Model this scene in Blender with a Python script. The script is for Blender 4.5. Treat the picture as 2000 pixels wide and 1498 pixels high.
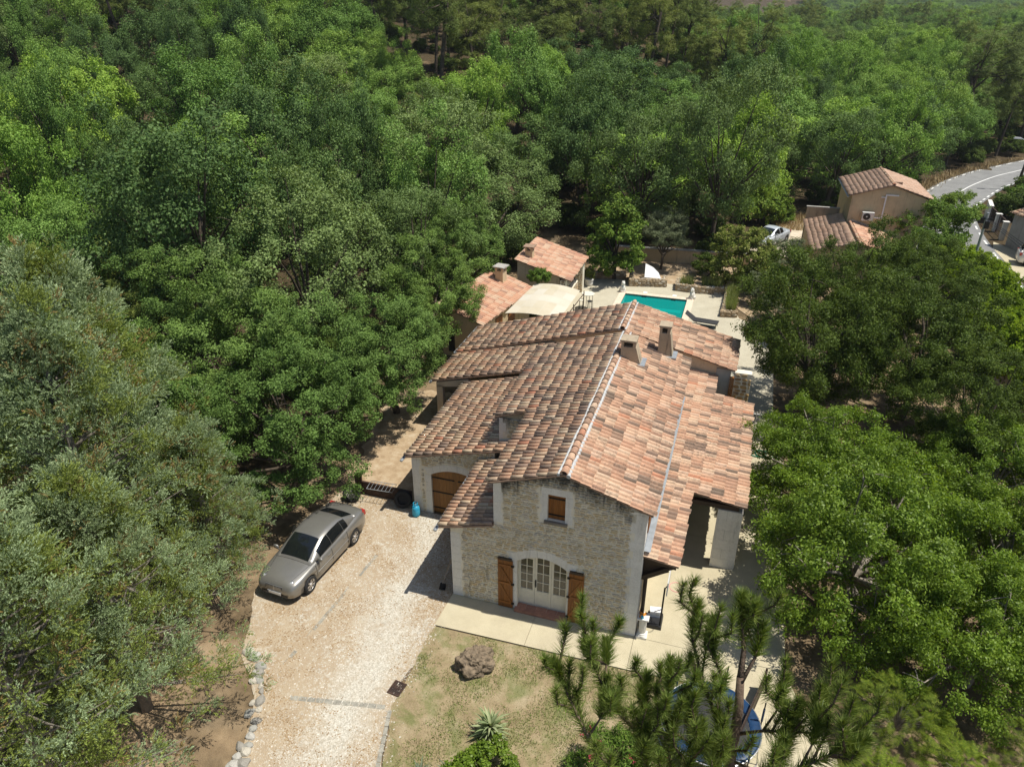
import bpy, math, random
import numpy as np
from mathutils import Vector, Matrix
C = bpy.context; D = bpy.data; R = math.radians
for o in list(D.objects): D.objects.remove(o)
scene = C.scene; col = scene.collection
random.seed(7)

# ------------------------------------------------------------------ camera, sky, sun, exposure
CAM = Vector((7.604, -17.227, 18.0))
cd = D.cameras.new('camera'); cd.sensor_width = 36.0; cd.lens = 36*1422/2000.0
cd.clip_start = 0.1; cd.clip_end = 6000
cam = D.objects.new('camera', cd); col.objects.link(cam)
cam.location = CAM; cam.rotation_euler = (R(90-27.75), 0, R(17.72)); scene.camera = cam
SUN = Vector((1.2, 0.19, 2.97)).normalized()
w = D.worlds.new('World'); scene.world = w; w.use_nodes = True
nt = w.node_tree; bg = nt.nodes['Background']
sky = nt.nodes.new('ShaderNodeTexSky'); sky.sky_type = 'NISHITA'; sky.sun_disc = False
sky.sun_elevation = math.asin(SUN.z); sky.sun_rotation = math.atan2(SUN.x, SUN.y)
sky.air_density = 1.0; sky.dust_density = 1.0; sky.ozone_density = 1.0
nt.links.new(sky.outputs[0], bg.inputs[0]); bg.inputs[1].default_value = 0.088
sl = D.lights.new('sun', 'SUN'); sl.energy = 4.9; sl.angle = R(0.53); sl.color = (1.0, 0.955, 0.87)
so = D.objects.new('sun', sl); col.objects.link(so); so.rotation_euler = SUN.to_track_quat('Z', 'Y').to_euler()
so.location = (30, 10, 60)
vs = scene.view_settings; vs.view_transform = 'Standard'; vs.look = 'None'; vs.exposure = 0.2; vs.gamma = 1.0; vs.use_curve_mapping = False
cy = scene.cycles; cy.max_bounces = 5; cy.diffuse_bounces = 3; cy.glossy_bounces = 2; cy.transmission_bounces = 4; cy.transparent_max_bounces = 8
cy.caustics_reflective = False; cy.caustics_refractive = False
scene.render.use_persistent_data = False

# ------------------------------------------------------------------ helpers
def tag(o, label=None, cat=None, group=None, kind=None):
    if label: o['label'] = label
    if cat: o['category'] = cat
    if group: o['group'] = group
    if kind: o['kind'] = kind
    return o

def thing(name, label, cat, loc=(0, 0, 0), rz=0.0, group=None, sc=1.0):
    o = D.objects.new(name, None); col.objects.link(o); o.empty_display_size = .2
    o.location = loc; o.rotation_euler = (0, 0, rz); o.scale = (sc, sc, sc)
    return tag(o, label, cat, group)

def link(name, me, parent=None, mat=None, M=None, loc=None, kind=None):
    o = D.objects.new(name, me); col.objects.link(o)
    if mat is not None and not me.materials: me.materials.append(mat)
    if parent is not None: o.parent = parent
    if M is not None: o.matrix_basis = M
    if loc is not None: o.location = loc
    if kind: o['kind'] = kind
    return o

def npmesh(name, V, F, smooth=False):
    me = D.meshes.new(name); V = np.asarray(V, np.float32); F = np.asarray(F, np.int32)
    me.vertices.add(len(V)); me.vertices.foreach_set('co', V.ravel())
    k = F.shape[1]; me.loops.add(F.size); me.loops.foreach_set('vertex_index', F.ravel())
    me.polygons.add(len(F)); me.polygons.foreach_set('loop_start', np.arange(len(F), dtype=np.int32)*k)
    if smooth: me.polygons.foreach_set('use_smooth', np.ones(len(F), bool))
    me.update(calc_edges=True); me.validate()
    return me

class MB:
    def __init__(s): s.v = []; s.f = []
    def add(s, vs, fs, M=None):
        b = len(s.v)
        s.v += [tuple(M @ Vector(p)) if M else tuple(p) for p in vs]
        s.f += [tuple(i+b for i in f) for f in fs]; return s
    def box(s, c, d, rz=0, M=None, taper=1.0):
        x, y, z = d[0]/2, d[1]/2, d[2]/2
        vs = [(-x, -y, -z), (x, -y, -z), (x, y, -z), (-x, y, -z)] + [(a*taper, b*taper, z) for a, b in ((-x, -y), (x, -y), (x, y), (-x, y))]
        T = Matrix.Translation(c) @ Matrix.Rotation(rz, 4, 'Z')
        if M: T = M @ T
        return s.add(vs, [(3, 2, 1, 0), (4, 5, 6, 7), (0, 1, 5, 4), (1, 2, 6, 5), (2, 3, 7, 6), (3, 0, 4, 7)], T)
    def bb(s, x0, x1, y0, y1, z0, z1): return s.box(((x0+x1)/2, (y0+y1)/2, (z0+z1)/2), (x1-x0, y1-y0, z1-z0))
    def prism(s, poly, y0, y1, axis='y'):
        # polygon of (a,b) swept along an axis: 'y': (x,z), 'z': (x,y), 'x': (y,z)
        n = len(poly)
        def P(a, b, t): return (a, t, b) if axis == 'y' else ((a, b, t) if axis == 'z' else (t, a, b))
        vs = [P(a, b, y0) for a, b in poly] + [P(a, b, y1) for a, b in poly]
        fs = [tuple(range(n)), tuple(range(2*n-1, n-1, -1))] + [(i, (i+1) % n, n+(i+1) % n, n+i) for i in range(n)]
        return s.add(vs, fs)
    def tube(s, pts, r, n=6, M=None, cap=True):
        pts = [Vector(p) for p in pts]; m = len(pts)
        rr = list(r) if hasattr(r, '__len__') else [r]*m
        rings = []; vs = []
        up = Vector((0.13, 0.21, 0.97))
        for i, p in enumerate(pts):
            t = (pts[min(i+1, m-1)]-pts[max(i-1, 0)]).normalized()
            a = t.cross(up)
            if a.length < .05: a = t.cross(Vector((1, 0, 0)))
            a.normalize(); b = t.cross(a)
            for k in range(n):
                q = 2*math.pi*k/n; vs.append(p+(a*math.cos(q)+b*math.sin(q))*rr[i])
        fs = [(i*n+k, i*n+(k+1) % n, (i+1)*n+(k+1) % n, (i+1)*n+k) for i in range(m-1) for k in range(n)]
        if cap: fs += [tuple(range(n-1, -1, -1)), tuple(range((m-1)*n, m*n))]
        return s.add(vs, fs, M)
    def lathe(s, prof, n=16, c=(0, 0, 0), M=None, cap=True):
        vs = []; fs = []
        for r, z in prof:
            for k in range(n):
                q = 2*math.pi*k/n; vs.append((c[0]+r*math.cos(q), c[1]+r*math.sin(q), c[2]+z))
        m = len(prof)
        fs = [(i*n+k, i*n+(k+1) % n, (i+1)*n+(k+1) % n, (i+1)*n+k) for i in range(m-1) for k in range(n)]
        if cap: fs += [tuple(range(n-1, -1, -1)), tuple(range((m-1)*n, m*n))]
        return s.add(vs, fs, M)
    def mesh(s, name, smooth=False):
        me = D.meshes.new(name); me.from_pydata([tuple(v) for v in s.v], [], s.f)
        if smooth:
            for p in me.polygons: p.use_smooth = True
        me.update(); return me
    def build(s, name, mat, parent=None, loc=None, smooth=False, kind=None, label=None):
        o = link(name, s.mesh(name, smooth), parent, mat, None, loc, kind)
        if label: o['label'] = label
        return o

def copy_tree(o, parent=None):
    c = o.copy(); col.objects.link(c)
    if parent is not None: c.parent = parent
    for ch in list(o.children): copy_tree(ch, c)
    return c

def solid(name, mats, parent, poly, z0, z1, kind=None):
    return MB().prism(poly, z0, z1, 'z').build(name, mats, parent, kind=kind)

def vnoise(x, y, seed=0):
    x = np.asarray(x, float); y = np.asarray(y, float)
    xi = np.floor(x).astype(np.int64); yi = np.floor(y).astype(np.int64); fx = x-xi; fy = y-yi
    def h(a, b):
        n = (a*374761393 + b*668265263 + seed*69069) & 0xffffffff
        n = ((n ^ (n >> 13))*1274126177) & 0xffffffff
        return ((n ^ (n >> 16)) & 0xffff)/65535.0
    u = fx*fx*(3-2*fx); v = fy*fy*(3-2*fy)
    return (h(xi, yi)*(1-u)+h(xi+1, yi)*u)*(1-v)+(h(xi, yi+1)*(1-u)+h(xi+1, yi+1)*u)*v

def inpoly(x, y, poly):
    x = np.asarray(x); y = np.asarray(y); r = np.zeros(x.shape, bool); n = len(poly)
    for i in range(n):
        x0, y0 = poly[i]; x1, y1 = poly[(i+1) % n]
        if y0 == y1: continue
        c = ((y0 > y) != (y1 > y)) & (x < (x1-x0)*(y-y0)/(y1-y0)+x0); r ^= c
    return r

# ------------------------------------------------------------------ materials
class NG:
    def __init__(s, name):
        s.m = D.materials.new(name); s.m.use_nodes = True; s.t = s.m.node_tree; s.t.nodes.clear()
        s.out = s.n('ShaderNodeOutputMaterial')
    def n(s, ty, **kw):
        q = s.t.nodes.new(ty)
        for k, v in kw.items():
            if hasattr(q, k) and k not in ('color',): setattr(q, k, v)
        return q
    def L(s, a, b): s.t.links.new(a, b); return s
    def val(s, sock, v):
        if hasattr(v, 'is_output'): s.L(v, sock)
        else: sock.default_value = v
    def noise(s, scale, detail=4, rough=.6, vec=None, dist=0):
        q = s.n('ShaderNodeTexNoise'); q.inputs['Scale'].default_value = scale; q.inputs['Detail'].default_value = detail
        q.inputs['Roughness'].default_value = rough; q.inputs['Distortion'].default_value = dist
        if vec is not None: s.L(vec, q.inputs['Vector'])
        return q.outputs['Fac']
    def pos(s, scale=None):
        g = s.n('ShaderNodeNewGeometry').outputs['Position']
        if scale is None: return g
        q = s.n('ShaderNodeVectorMath'); q.operation = 'MULTIPLY'; s.L(g, q.inputs[0]); q.inputs[1].default_value = scale
        return q.outputs[0]
    def math(s, op, a, b=0.0, clamp=False):
        q = s.n('ShaderNodeMath'); q.operation = op; q.use_clamp = clamp; s.val(q.inputs[0], a); s.val(q.inputs[1], b); return q.outputs[0]
    def ramp(s, f, stops, interp='LINEAR'):
        q = s.n('ShaderNodeValToRGB'); q.color_ramp.interpolation = interp; e = q.color_ramp.elements
        while len(e) < len(stops): e.new(.5)
        for el, (p, c) in zip(e, stops): el.position = p; el.color = (c[0], c[1], c[2], 1) if hasattr(c, '__len__') else (c, c, c, 1)
        s.L(f, q.inputs[0]); return q.outputs[0]
    def mix(s, f, a, b, mode='MIX'):
        q = s.n('ShaderNodeMix'); q.data_type = 'RGBA'; q.blend_type = mode
        s.val(q.inputs[0], f)
        for k, v in ((6, a), (7, b)):
            if hasattr(v, 'is_output'): s.L(v, q.inputs[k])
            else: q.inputs[k].default_value = (v[0], v[1], v[2], 1)
        return q.outputs[2]
    def rnd(s, k=3.7):
        a = s.n('ShaderNodeNewGeometry').outputs['Random Per Island']; b = s.n('ShaderNodeObjectInfo').outputs['Random']
        return s.math('FRACT', s.math('ADD', s.math('MULTIPLY', b, k), a))
    def bump(s, h, strength=.3, dist=.02):
        q = s.n('ShaderNodeBump'); q.inputs['Strength'].default_value = strength; q.inputs['Distance'].default_value = dist
        s.L(h, q.inputs['Height']); return q.outputs[0]
    def bsdf(s, colr, rough=.8, metal=0.0, spec=.5, normal=None, coat=0, finish=True):
        b = s.n('ShaderNodeBsdfPrincipled')
        if hasattr(colr, 'is_output'): s.L(colr, b.inputs['Base Color'])
        else: b.inputs['Base Color'].default_value = (colr[0], colr[1], colr[2], 1)
        s.val(b.inputs['Roughness'], rough); b.inputs['Metallic'].default_value = metal
        b.inputs['Specular IOR Level'].default_value = spec; b.inputs['Coat Weight'].default_value = coat
        if normal is not None: s.L(normal, b.inputs['Normal'])
        if finish: s.L(b.outputs[0], s.out.inputs[0])
        return b

def mat(name, c, rough=.8, var=.18, scale=6, metal=0.0, bump=0.0, bscale=40, spec=.4, c2=None, coat=0, isl=0.0):
    g = NG(name); P = g.pos()
    f = g.noise(scale, 5, .65, P)
    c2 = c2 or tuple(x*(1-2.2*var) for x in c)
    k = g.ramp(f, [(.3, c2), (.62, c)])
    if isl:
        k = g.mix(1.0, k, g.ramp(g.rnd(), [(0, 1-isl), (1, 1+isl*.3)]), 'MULTIPLY')
    nm = g.bump(g.noise(bscale, 3, .6, P), bump, .02) if bump else None
    g.bsdf(k, rough, metal, spec, nm, coat); return g.m

def mat_tile(name, stops, dark=.5, lo=.42):
    g = NG(name); r = g.rnd(); P = g.pos()
    k = g.ramp(r, stops, 'CONSTANT')
    k = g.mix(.20, k, g.ramp(g.noise(1.7, 4, .65, P), [(.3, (.62, .42, .28)), (.7, (.44, .27, .175))]))
    blot = g.noise(9, 6, .75, P, .6); big = g.noise(.55, 3, .6, P)
    msk = g.math('MULTIPLY', g.ramp(blot, [(lo, 0), (lo+.22, 1)]), g.ramp(big, [(.35, .15), (.65, 1)]))
    msk = g.math('MULTIPLY', msk, dark)
    k = g.mix(msk, k, (.105, .085, .068))
    fine = g.noise(70, 3, .7, P)
    k = g.mix(1.0, k, g.ramp(fine, [(.25, .78), (.7, 1.08)]), 'MULTIPLY')
    g.bsdf(k, .9, 0, .2, g.bump(fine, .25, .01)); return g.m

def mat_leaf(name, c1, c2, c3, tr=.22, rough=.62, spec=.14, objv=.28):
    g = NG(name); r = g.rnd()
    ob = g.n('ShaderNodeObjectInfo').outputs['Random']
    k = g.ramp(r, [(0, c1), (.55, c2), (1, c3)])
    k = g.mix(1.0, k, g.ramp(ob, [(0, (1-objv, 1-objv*.8, 1-objv)), (.5, (1, 1, 1)), (1, (1+objv, 1+objv*.6, 1))]), 'MULTIPLY')
    k = g.mix(1.0, k, g.ramp(g.noise(.9, 2, .5, g.pos()), [(.3, .78), (.7, 1.15)]), 'MULTIPLY')
    b = g.bsdf(k, rough, 0, spec, finish=False)
    t = g.n('ShaderNodeBsdfTranslucent'); g.L(g.mix(1.0, k, (1.4, 1.35, .5), 'MULTIPLY'), t.inputs[0])
    m = g.n('ShaderNodeMixShader'); m.inputs[0].default_value = tr
    g.L(b.outputs[0], m.inputs[1]); g.L(t.outputs[0], m.inputs[2]); g.L(m.outputs[0], g.out.inputs[0]); return g.m
M = {}
SAL = [(0, (.57, .345, .225)), (.17, (.64, .43, .29)), (.33, (.52, .30, .195)), (.45, (.63, .46, .32)), (.54, (.42, .245, .165)), (.64, (.31, .20, .14)),
       (.75, (.215, .15, .115)), (.84, (.60, .42, .30)), (.93, (.54, .24, .14)), (.95, (.13, .105, .085))]
WEA_OFFSUN = [(0, (.68, .43, .27)), (.17, (.74, .54, .36)), (.33, (.60, .38, .25)), (.45, (.42, .29, .21)), (.54, (.76, .58, .38)), (.63, (.62, .37, .235)),
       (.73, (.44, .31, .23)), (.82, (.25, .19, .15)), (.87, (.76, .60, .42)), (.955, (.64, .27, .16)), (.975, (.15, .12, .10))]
CLE = [(0, (.64, .37, .24)), (.25, (.68, .45, .31)), (.45, (.59, .32, .21)), (.65, (.66, .48, .34)), (.8, (.54, .29, .2)), (.93, (.42, .25, .18))]
M['tile_right'] = mat_tile('sunny_tile', SAL, .85, .45)
M['tile_left'] = mat_tile('weathered_offsun_tile', WEA_OFFSUN, .72, .46)  # left-slope copy: light on that slope tuned into the colours, along with lichen
M['tile_clean'] = mat_tile('clean_tile', CLE, .4, .52)
M['tile_pale'] = mat_tile('pale_pink_tile', [(0, (.52, .36, .26)), (.3, (.58, .41, .31)), (.55, (.47, .32, .235)), (.8, (.54, .35, .25)), (.93, (.36, .25, .19))], .5, .5)
M['deck'] = mat('roof_underlay', (.34, .23, .16), .95)
M['mortar'] = mat('grey_mortar', (.52, .53, .52), .9, .15, 14, bump=.4)

def gable_stain(g, k, amt=.92):
    # soot-black rain streaks that hang from the verge of the stone gable
    sp = g.n('ShaderNodeSeparateXYZ'); g.L(g.pos(), sp.inputs[0])
    zz = g.math('ADD', sp.outputs[2], g.math('MULTIPLY', g.math('ABSOLUTE', g.math('SUBTRACT', sp.outputs[0], 3.72)), .325))
    nz = g.noise(1.0, 6, .7, g.pos((3.6, 3.6, .7)), .3); n2 = g.noise(14, 5, .8, g.pos())
    q = g.n('ShaderNodeMapRange'); q.inputs[1].default_value = 6.38; q.inputs[2].default_value = 6.98
    g.L(g.math('ADD', zz, g.math('ADD', g.math('MULTIPLY', nz, 2.0), g.math('MULTIPLY', n2, .5))), q.inputs[0])
    return g.mix(g.math('MULTIPLY', q.outputs[0], amt), k, (.06, .058, .05))
def mat_wall(name, c, c2, stain=.6, bump=.4, bs=30, gable=False):
    g = NG(name); P = g.pos()
    k = g.ramp(g.noise(1.4, 6, .65, P), [(.3, c2), (.65, c)])
    st = g.noise(1.0, 5, .7, g.pos((3.2, 3.2, .45)), .2)
    k = g.mix(g.math('MULTIPLY', g.ramp(st, [(.55, 0), (.72, 1)]), stain), k, (.075, .07, .06))
    if gable: k = gable_stain(g, k)
    nz = g.noise(bs, 4, .65, P)
    k = g.mix(1.0, k, g.ramp(nz, [(.3, .88), (.7, 1.05)]), 'MULTIPLY')
    g.bsdf(k, .92, 0, .2, g.bump(nz, bump, .015)); return g.m
M['render'] = mat_wall('ochre_render', (.62, .49, .31), (.50, .40, .26), .45)
M['render_pale'] = mat_wall('pale_render', (.60, .50, .36), (.50, .41, .29), .55)
M['facade_mortar'] = mat_wall('facade_mortar', (.82, .775, .65), (.74, .67, .52), .2, gable=True)
M['grey_wall'] = mat_wall('grey_block_wall', (.40, .39, .36), (.30, .29, .27), .4)
M['white_wall'] = mat_wall('white_wall', (.74, .72, .66), (.62, .60, .55), .25)
M['chimney'] = mat_wall('chimney_render', (.45, .36, .25), (.34, .28, .2), .75)

def mat_stone(name, cols, patch=.25, gable=False):
    g = NG(name); r = g.rnd(5.1); P = g.pos()
    n = len(cols); k = g.ramp(r, [(i/n, c) for i, c in enumerate(cols)], 'CONSTANT')
    nz = g.noise(26, 5, .7, P)
    k = g.mix(1.0, k, g.ramp(nz, [(.25, 1-patch), (.7, 1.08)]), 'MULTIPLY')
    st = g.noise(1.0, 5, .7, g.pos((2.6, 2.6, .4)), .2)
    k = g.mix(g.math('MULTIPLY', g.ramp(st, [(.56, 0), (.74, 1)]), .5), k, (.08, .075, .06))
    if gable: k = gable_stain(g, k)
    g.bsdf(k, .95, 0, .15, g.bump(nz, .5, .012)); return g.m
M['stone'] = mat_stone('rubble_stone', [(.71, .60, .41), (.63, .52, .33), (.75, .67, .51), (.67, .53, .32), (.60, .52, .39), (.76, .68, .51), (.66, .58, .45), (.73, .60, .39)], .2, True)
M['dry_stone'] = mat_stone('dry_wall_stone', [(.50, .42, .30), (.42, .33, .22), (.58, .52, .42), (.36, .29, .2), (.48, .36, .22)])
M['gold_stone'] = mat_stone('golden_stone', [(.50, .33, .14), (.42, .28, .12), (.55, .42, .24), (.35, .24, .12)])
M['quoin'] = mat_wall('white_limestone', (.79, .77, .71), (.70, .67, .60), .35, .3, 18)
M['sill'] = mat_wall('dark_sill', (.26, .23, .18), (.14, .12, .10), .6)

def mat_wood(name, c, c2, ax=2):
    g = NG(name); sc = [14, 14, 14]; sc[ax] = 1.2
    f = g.noise(2.2, 5, .6, g.pos(tuple(sc)))
    k = g.ramp(f, [(.3, c2), (.7, c)])
    k = g.mix(1.0, k, g.ramp(g.rnd(2.3), [(0, .8), (1, 1.12)]), 'MULTIPLY')
    g.bsdf(k, .55, 0, .35, g.bump(f, .2, .005)); return g.m
M['shutter'] = mat_wood('varnished_wood', (.30, .115, .022), (.19, .066, .013))
M['garage_wood'] = mat_wood('golden_brown_wood', (.30, .14, .032), (.20, .085, .02))
M['dark_wood'] = mat_wood('dark_timber', (.055, .032, .02), (.028, .017, .011), 0)
M['iron'] = mat('black_iron', (.02, .02, .02), .6, .1, 8, .6)
M['zinc'] = mat('zinc_gutter', (.42, .45, .47), .5, .12, 5, .55)
M['cream_paint'] = mat('cream_paint', (.74, .69, .56), .5, .05, 6)
M['white'] = mat('white_paint', (.8, .8, .78), .5, .06, 6)
M['cream_cloth'] = None
M['rust'] = mat('rusty_brown_steel', (.075, .042, .028), .75, .3, 7, 0, .3)
M['tyre'] = mat('tyre_rubber', (.022, .022, .022), .85, .1, 10)
M['rim'] = mat('pale_steel_rim', (.55, .53, .49), .5, .2, 14, .3, c2=(.3, .24, .17))
M['steel'] = mat('brushed_steel', (.6, .6, .6), .35, .08, 10, .9)
M['alloy'] = mat('alloy_rim', (.62, .62, .62), .3, .06, 10, .8)
M['black'] = mat('black_plastic', (.018, .018, .02), .5, .1, 8)
M['black_cloth'] = mat('black_mesh_cloth', (.035, .034, .036), .8, .15, 30)
M['blue_bottle'] = mat('blue_painted_steel', (.03, .36, .56), .45, .12, 9)
M['blue_pad'] = mat('blue_vinyl', (.012, .045, .115), .4, .2, 4, bump=.25, bscale=9)
M['concrete'] = mat('grey_concrete', (.42, .40, .36), .9, .15, 6, bump=.3)
M['coping'] = mat('peach_coping', (.72, .58, .45), .85, .07, 8, isl=.08)
M['terracotta'] = mat('terracotta_tile', (.42, .20, .13), .8, .15, 8, isl=.2)
M['plastic_white'] = mat('white_plastic', (.8, .8, .8), .4, .03, 6)
M['plastic_grey'] = mat('light_grey_plastic', (.6, .6, .58), .5, .06, 6)
M['orange'] = mat('orange_plastic', (.75, .28, .03), .5, .08, 6)
M['sky_blue'] = mat('light_blue_plastic', (.05, .42, .62), .5, .08, 6)
M['pink'] = mat('pink_plastic', (.75, .32, .30), .5, .05, 6)
M['hose'] = mat('green_hose', (.03, .25, .16), .5, .1, 6)
M['bark'] = mat('tree_bark', (.11, .085, .06), .95, .3, 9, bump=.6)
M['pale_bark'] = mat('pale_bark', (.30, .26, .21), .95, .25, 9, bump=.5)
M['pine_bark'] = mat('pine_bark', (.17, .12, .085), .95, .25, 20, bump=.5)
M['boulder'] = mat('brown_rock', (.25, .19, .125), .95, .32, 7, bump=.9, bscale=16)
M['border_stone'] = mat_stone('border_stone', [(.34, .33, .29), (.44, .42, .37), (.30, .28, .24), (.48, .44, .36)])
M['asphalt'] = None
def mat_glass(name, c, rough=.05):
    g = NG(name); g.bsdf(c, rough, 0, .8); return g.m
M['car_glass'] = mat_glass('tinted_glass', (.008, .010, .011), .04)
M['window_glass'] = mat_glass('window_glass', (.045, .042, .036), .07)
M['lamp_glass'] = mat_glass('headlamp_glass', (.33, .34, .35), .08)
M['red_lamp'] = mat_glass('red_lamp_lens', (.35, .02, .015), .15)
def mat_paint(name, c, metal=.55):
    g = NG(name); k = g.ramp(g.noise(2.5, 4, .6, g.pos()), [(.3, tuple(x*.88 for x in c)), (.7, c)])
    g.bsdf(k, .33, metal, .5, coat=.5); return g.m
M['silver'] = mat_paint('warm_silver_paint', (.27, .26, .235))
M['silver2'] = mat_paint('light_silver_paint', (.62, .66, .70), .35)
M['white_car'] = mat_paint('off_white_paint', (.70, .68, .62), .05)
# ------------------------------------------------------------------ terrain
FX, FY = -math.sin(R(17.72)), math.cos(R(17.72))
def dl(x, y):
    dx = np.asarray(x, float)-CAM.x; dy = np.asarray(y, float)-CAM.y
    return dx*FX+dy*FY, dx*FY-dy*FX
def sstep(a, b, x):
    t = np.clip((np.asarray(x, float)-a)/(b-a), 0, 1); return t*t*(3-2*t)
def height(x, y):
    d, l = dl(x, y)
    kr = sstep(8, 60, l)                       # 0 on the wooded slope, 1 down the valley to the right
    d0 = 54+(104-54)*kr-14*sstep(-12, -45, l)
    sl = .20*(1-kr)+.050*kr
    t = np.maximum(d-d0, 0); t = t*t/(t+12)
    h = sl*t
    cap = 34*(1-kr)+8.5*kr
    h = cap*np.tanh(h/cap*.9)/.9
    h += .35*(vnoise(np.asarray(x)*.12, np.asarray(y)*.12, 3)-.5)*sstep(72, 84, d)
    far = sstep(330, 460, d)*kr
    h = h-far*14+sstep(560, 1050, d)*95*sstep(60, 260, l+.1*d)
    return h

def grid_lines(lo, hi, c0, c1, fine, grow):
    a = list(np.arange(c0, c1+fine, fine)); s = fine
    while a[-1] < hi: s *= grow; a.append(a[-1]+s)
    s = fine
    while a[0] > lo: s *= grow; a.insert(0, a[0]-s)
    return np.array(a)
gx = grid_lines(-1400, 2200, -70, 120, 2.5, 1.12); gy = grid_lines(-120, 2400, -20, 160, 2.5, 1.12)
X, Y = np.meshgrid(gx, gy); Z = height(X, Y)-.03
# the pool basin is dug into the yard: the terrain dips below it
Z = np.where((X > -1.5) & (X < 7.5) & (Y > 19) & (Y < 33), Z-1.9, Z)
V = np.stack([X.ravel(), Y.ravel(), Z.ravel()], 1); nx = len(gx); ny = len(gy)
ii, jj = np.meshgrid(np.arange(nx-1), np.arange(ny-1)); b = (jj*nx+ii).ravel()
F = np.stack([b, b+1, b+nx+1, b+nx], 1)
g = NG('dry_earth_ground'); P = g.pos()
earth = g.ramp(g.noise(.5, 8, .7, P), [(.3, (.27, .185, .11)), (.5, (.38, .275, .165)), (.7, (.47, .36, .235))])
litter = g.ramp(g.noise(3.2, 6, .75, P), [(.35, (.045, .034, .02)), (.7, (.12, .088, .048))])
sx = g.n('ShaderNodeSeparateXYZ'); g.L(P, sx.inputs[0])
wob = g.math('MULTIPLY', g.math('SUBTRACT', g.noise(.16, 4, .6, P), .5), 9.0)
def edge(sock, a, b_):
    q = g.n('ShaderNodeMapRange'); q.inputs[1].default_value = a; q.inputs[2].default_value = b_; g.L(g.math('ADD', sock, wob), q.inputs[0]); return q.outputs[0]
wood = g.math('MAXIMUM', edge(sx.outputs[1], 39.5, 43), edge(sx.outputs[0], -8.5, -10.5))
tanp = g.ramp(g.noise(.13, 4, .65, P), [(.60, 1), (.68, .25)])
k = g.mix(g.math('MULTIPLY', wood, tanp), g.mix(g.ramp(g.noise(.4, 4, .6, P), [(.4, .75), (.6, .2)]), earth, litter), litter)
gr = g.noise(45, 4, .7, P)
k = g.mix(1.0, k, g.ramp(gr, [(.3, .75), (.7, 1.12)]), 'MULTIPLY')
g.bsdf(k, .97, 0, .1, g.bump(gr, .6, .03)); M['ground'] = g.m
me = npmesh('ground', V, F, True); link('ground', me, None, M['ground'], kind='structure')

def sheet(name, poly, z, m, kind='structure', step=None):
    me = MB().add([(x, y, z) for x, y in poly], [tuple(range(len(poly)))]).mesh(name)
    return link(name, me, None, m, kind=kind)
def ragged(poly, amp, step, seed, keep=()):
    out = []
    n = len(poly)
    for i in range(n):
        a = Vector(poly[i]); c = Vector(poly[(i+1) % n]); L = (c-a).length; k = max(1, int(L/step)); nr = Vector((-(c-a).y, (c-a).x)).normalized()
        for j in range(k):
            p = a+(c-a)*(j/k)
            o = 0 if i in keep else amp*(2*float(vnoise(p.x*1.3, p.y*1.3, seed))-1)+amp*.5*(2*float(vnoise(p.x*5, p.y*5, seed+1))-1)
            out.append((p.x+nr.x*o, p.y+nr.y*o))
    return out

# gravel drive
g = NG('pale_gravel'); P = g.pos()
vo = g.n('ShaderNodeTexVoronoi'); vo.inputs['Scale'].default_value = 26; g.L(P, vo.inputs['Vector'])
cell = g.ramp(vo.outputs['Color'], [(0, (.33, .295, .235)), (.5, (.49, .455, .375)), (1, (.63, .60, .52))])
brown = g.ramp(g.math('ADD', g.noise(6, 7, .8, P, .4), g.math('MULTIPLY', g.noise(.7, 4, .6, P), .25)), [(.50, 0), (.68, 1)])
big = g.ramp(g.noise(.42, 4, .62, P, .3), [(.42, 0), (.62, 1)])
sep = g.n('ShaderNodeSeparateXYZ'); g.L(P, sep.inputs[0])
# the wheel track down the middle is washed clean, the edges are littered
side = g.math('ABSOLUTE', g.math('ADD', sep.outputs[0], g.math('ADD', 1.75, g.math('MULTIPLY', sep.outputs[1], .12))))
side = g.ramp(g.math('ADD', g.math('MULTIPLY', side, .42), g.math('MULTIPLY', g.noise(.8, 5, .7, P), .9)), [(.52, 0), (1.0, 1)])
msk = g.math('MULTIPLY', brown, g.math('ADD', g.math('MULTIPLY', big, .7), g.math('MULTIPLY', side, 1.15)), True)
k = g.mix(g.math('MULTIPLY', msk, .85), cell, (.34, .25, .155))
k = g.mix(g.math('MULTIPLY', g.ramp(g.math('ADD', g.noise(1.1, 6, .75, P), g.math('MULTIPLY', side, .14)), [(.50, 0), (.74, 1)]), .5), k, (.44, .36, .25))
g.bsdf(k, .95, 0, .15, g.bump(vo.outputs['Distance'], .7, .02)); M['gravel'] = g.m
drive_poly = [(-2.6, -16), (1.6, -16), (1.2, -9.2), (.5, -6.5), (-.08, -4.7), (-.02, -1.55), (-.02, 0), (-.02, 3.86), (-3.4, 3.9), (-3.45, 4.3), (-6.6, 4.4), (-7.2, 1.5), (-6.6, -2), (-5.2, -4.4), (-3.95, -5.6), (-3.1, -7.6)]
sheet('gravel_drive', ragged(drive_poly, .10, .3, 11, keep=(5, 6, 7, 8)), .004, M['gravel'])
# dirt track behind the brown rail
g = NG('tan_dirt'); P = g.pos(); k = g.ramp(g.noise(2.2, 7, .7, P), [(.3, (.27, .185, .105)), (.52, (.42, .315, .20)), (.75, (.52, .44, .32))])
k = g.mix(1.0, k, g.ramp(g.noise(50, 4, .7, P), [(.3, .8), (.7, 1.1)]), 'MULTIPLY'); g.bsdf(k, .96, 0, .1); M['dirt'] = g.m
sheet('dirt_track', ragged([(-3.42, 4.28), (-3.42, 11), (-5, 13), (-8.2, 13), (-7.6, 8), (-6.6, 4.35)], .38, .3, 5, keep=(0,)), .006, M['dirt'])
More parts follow.
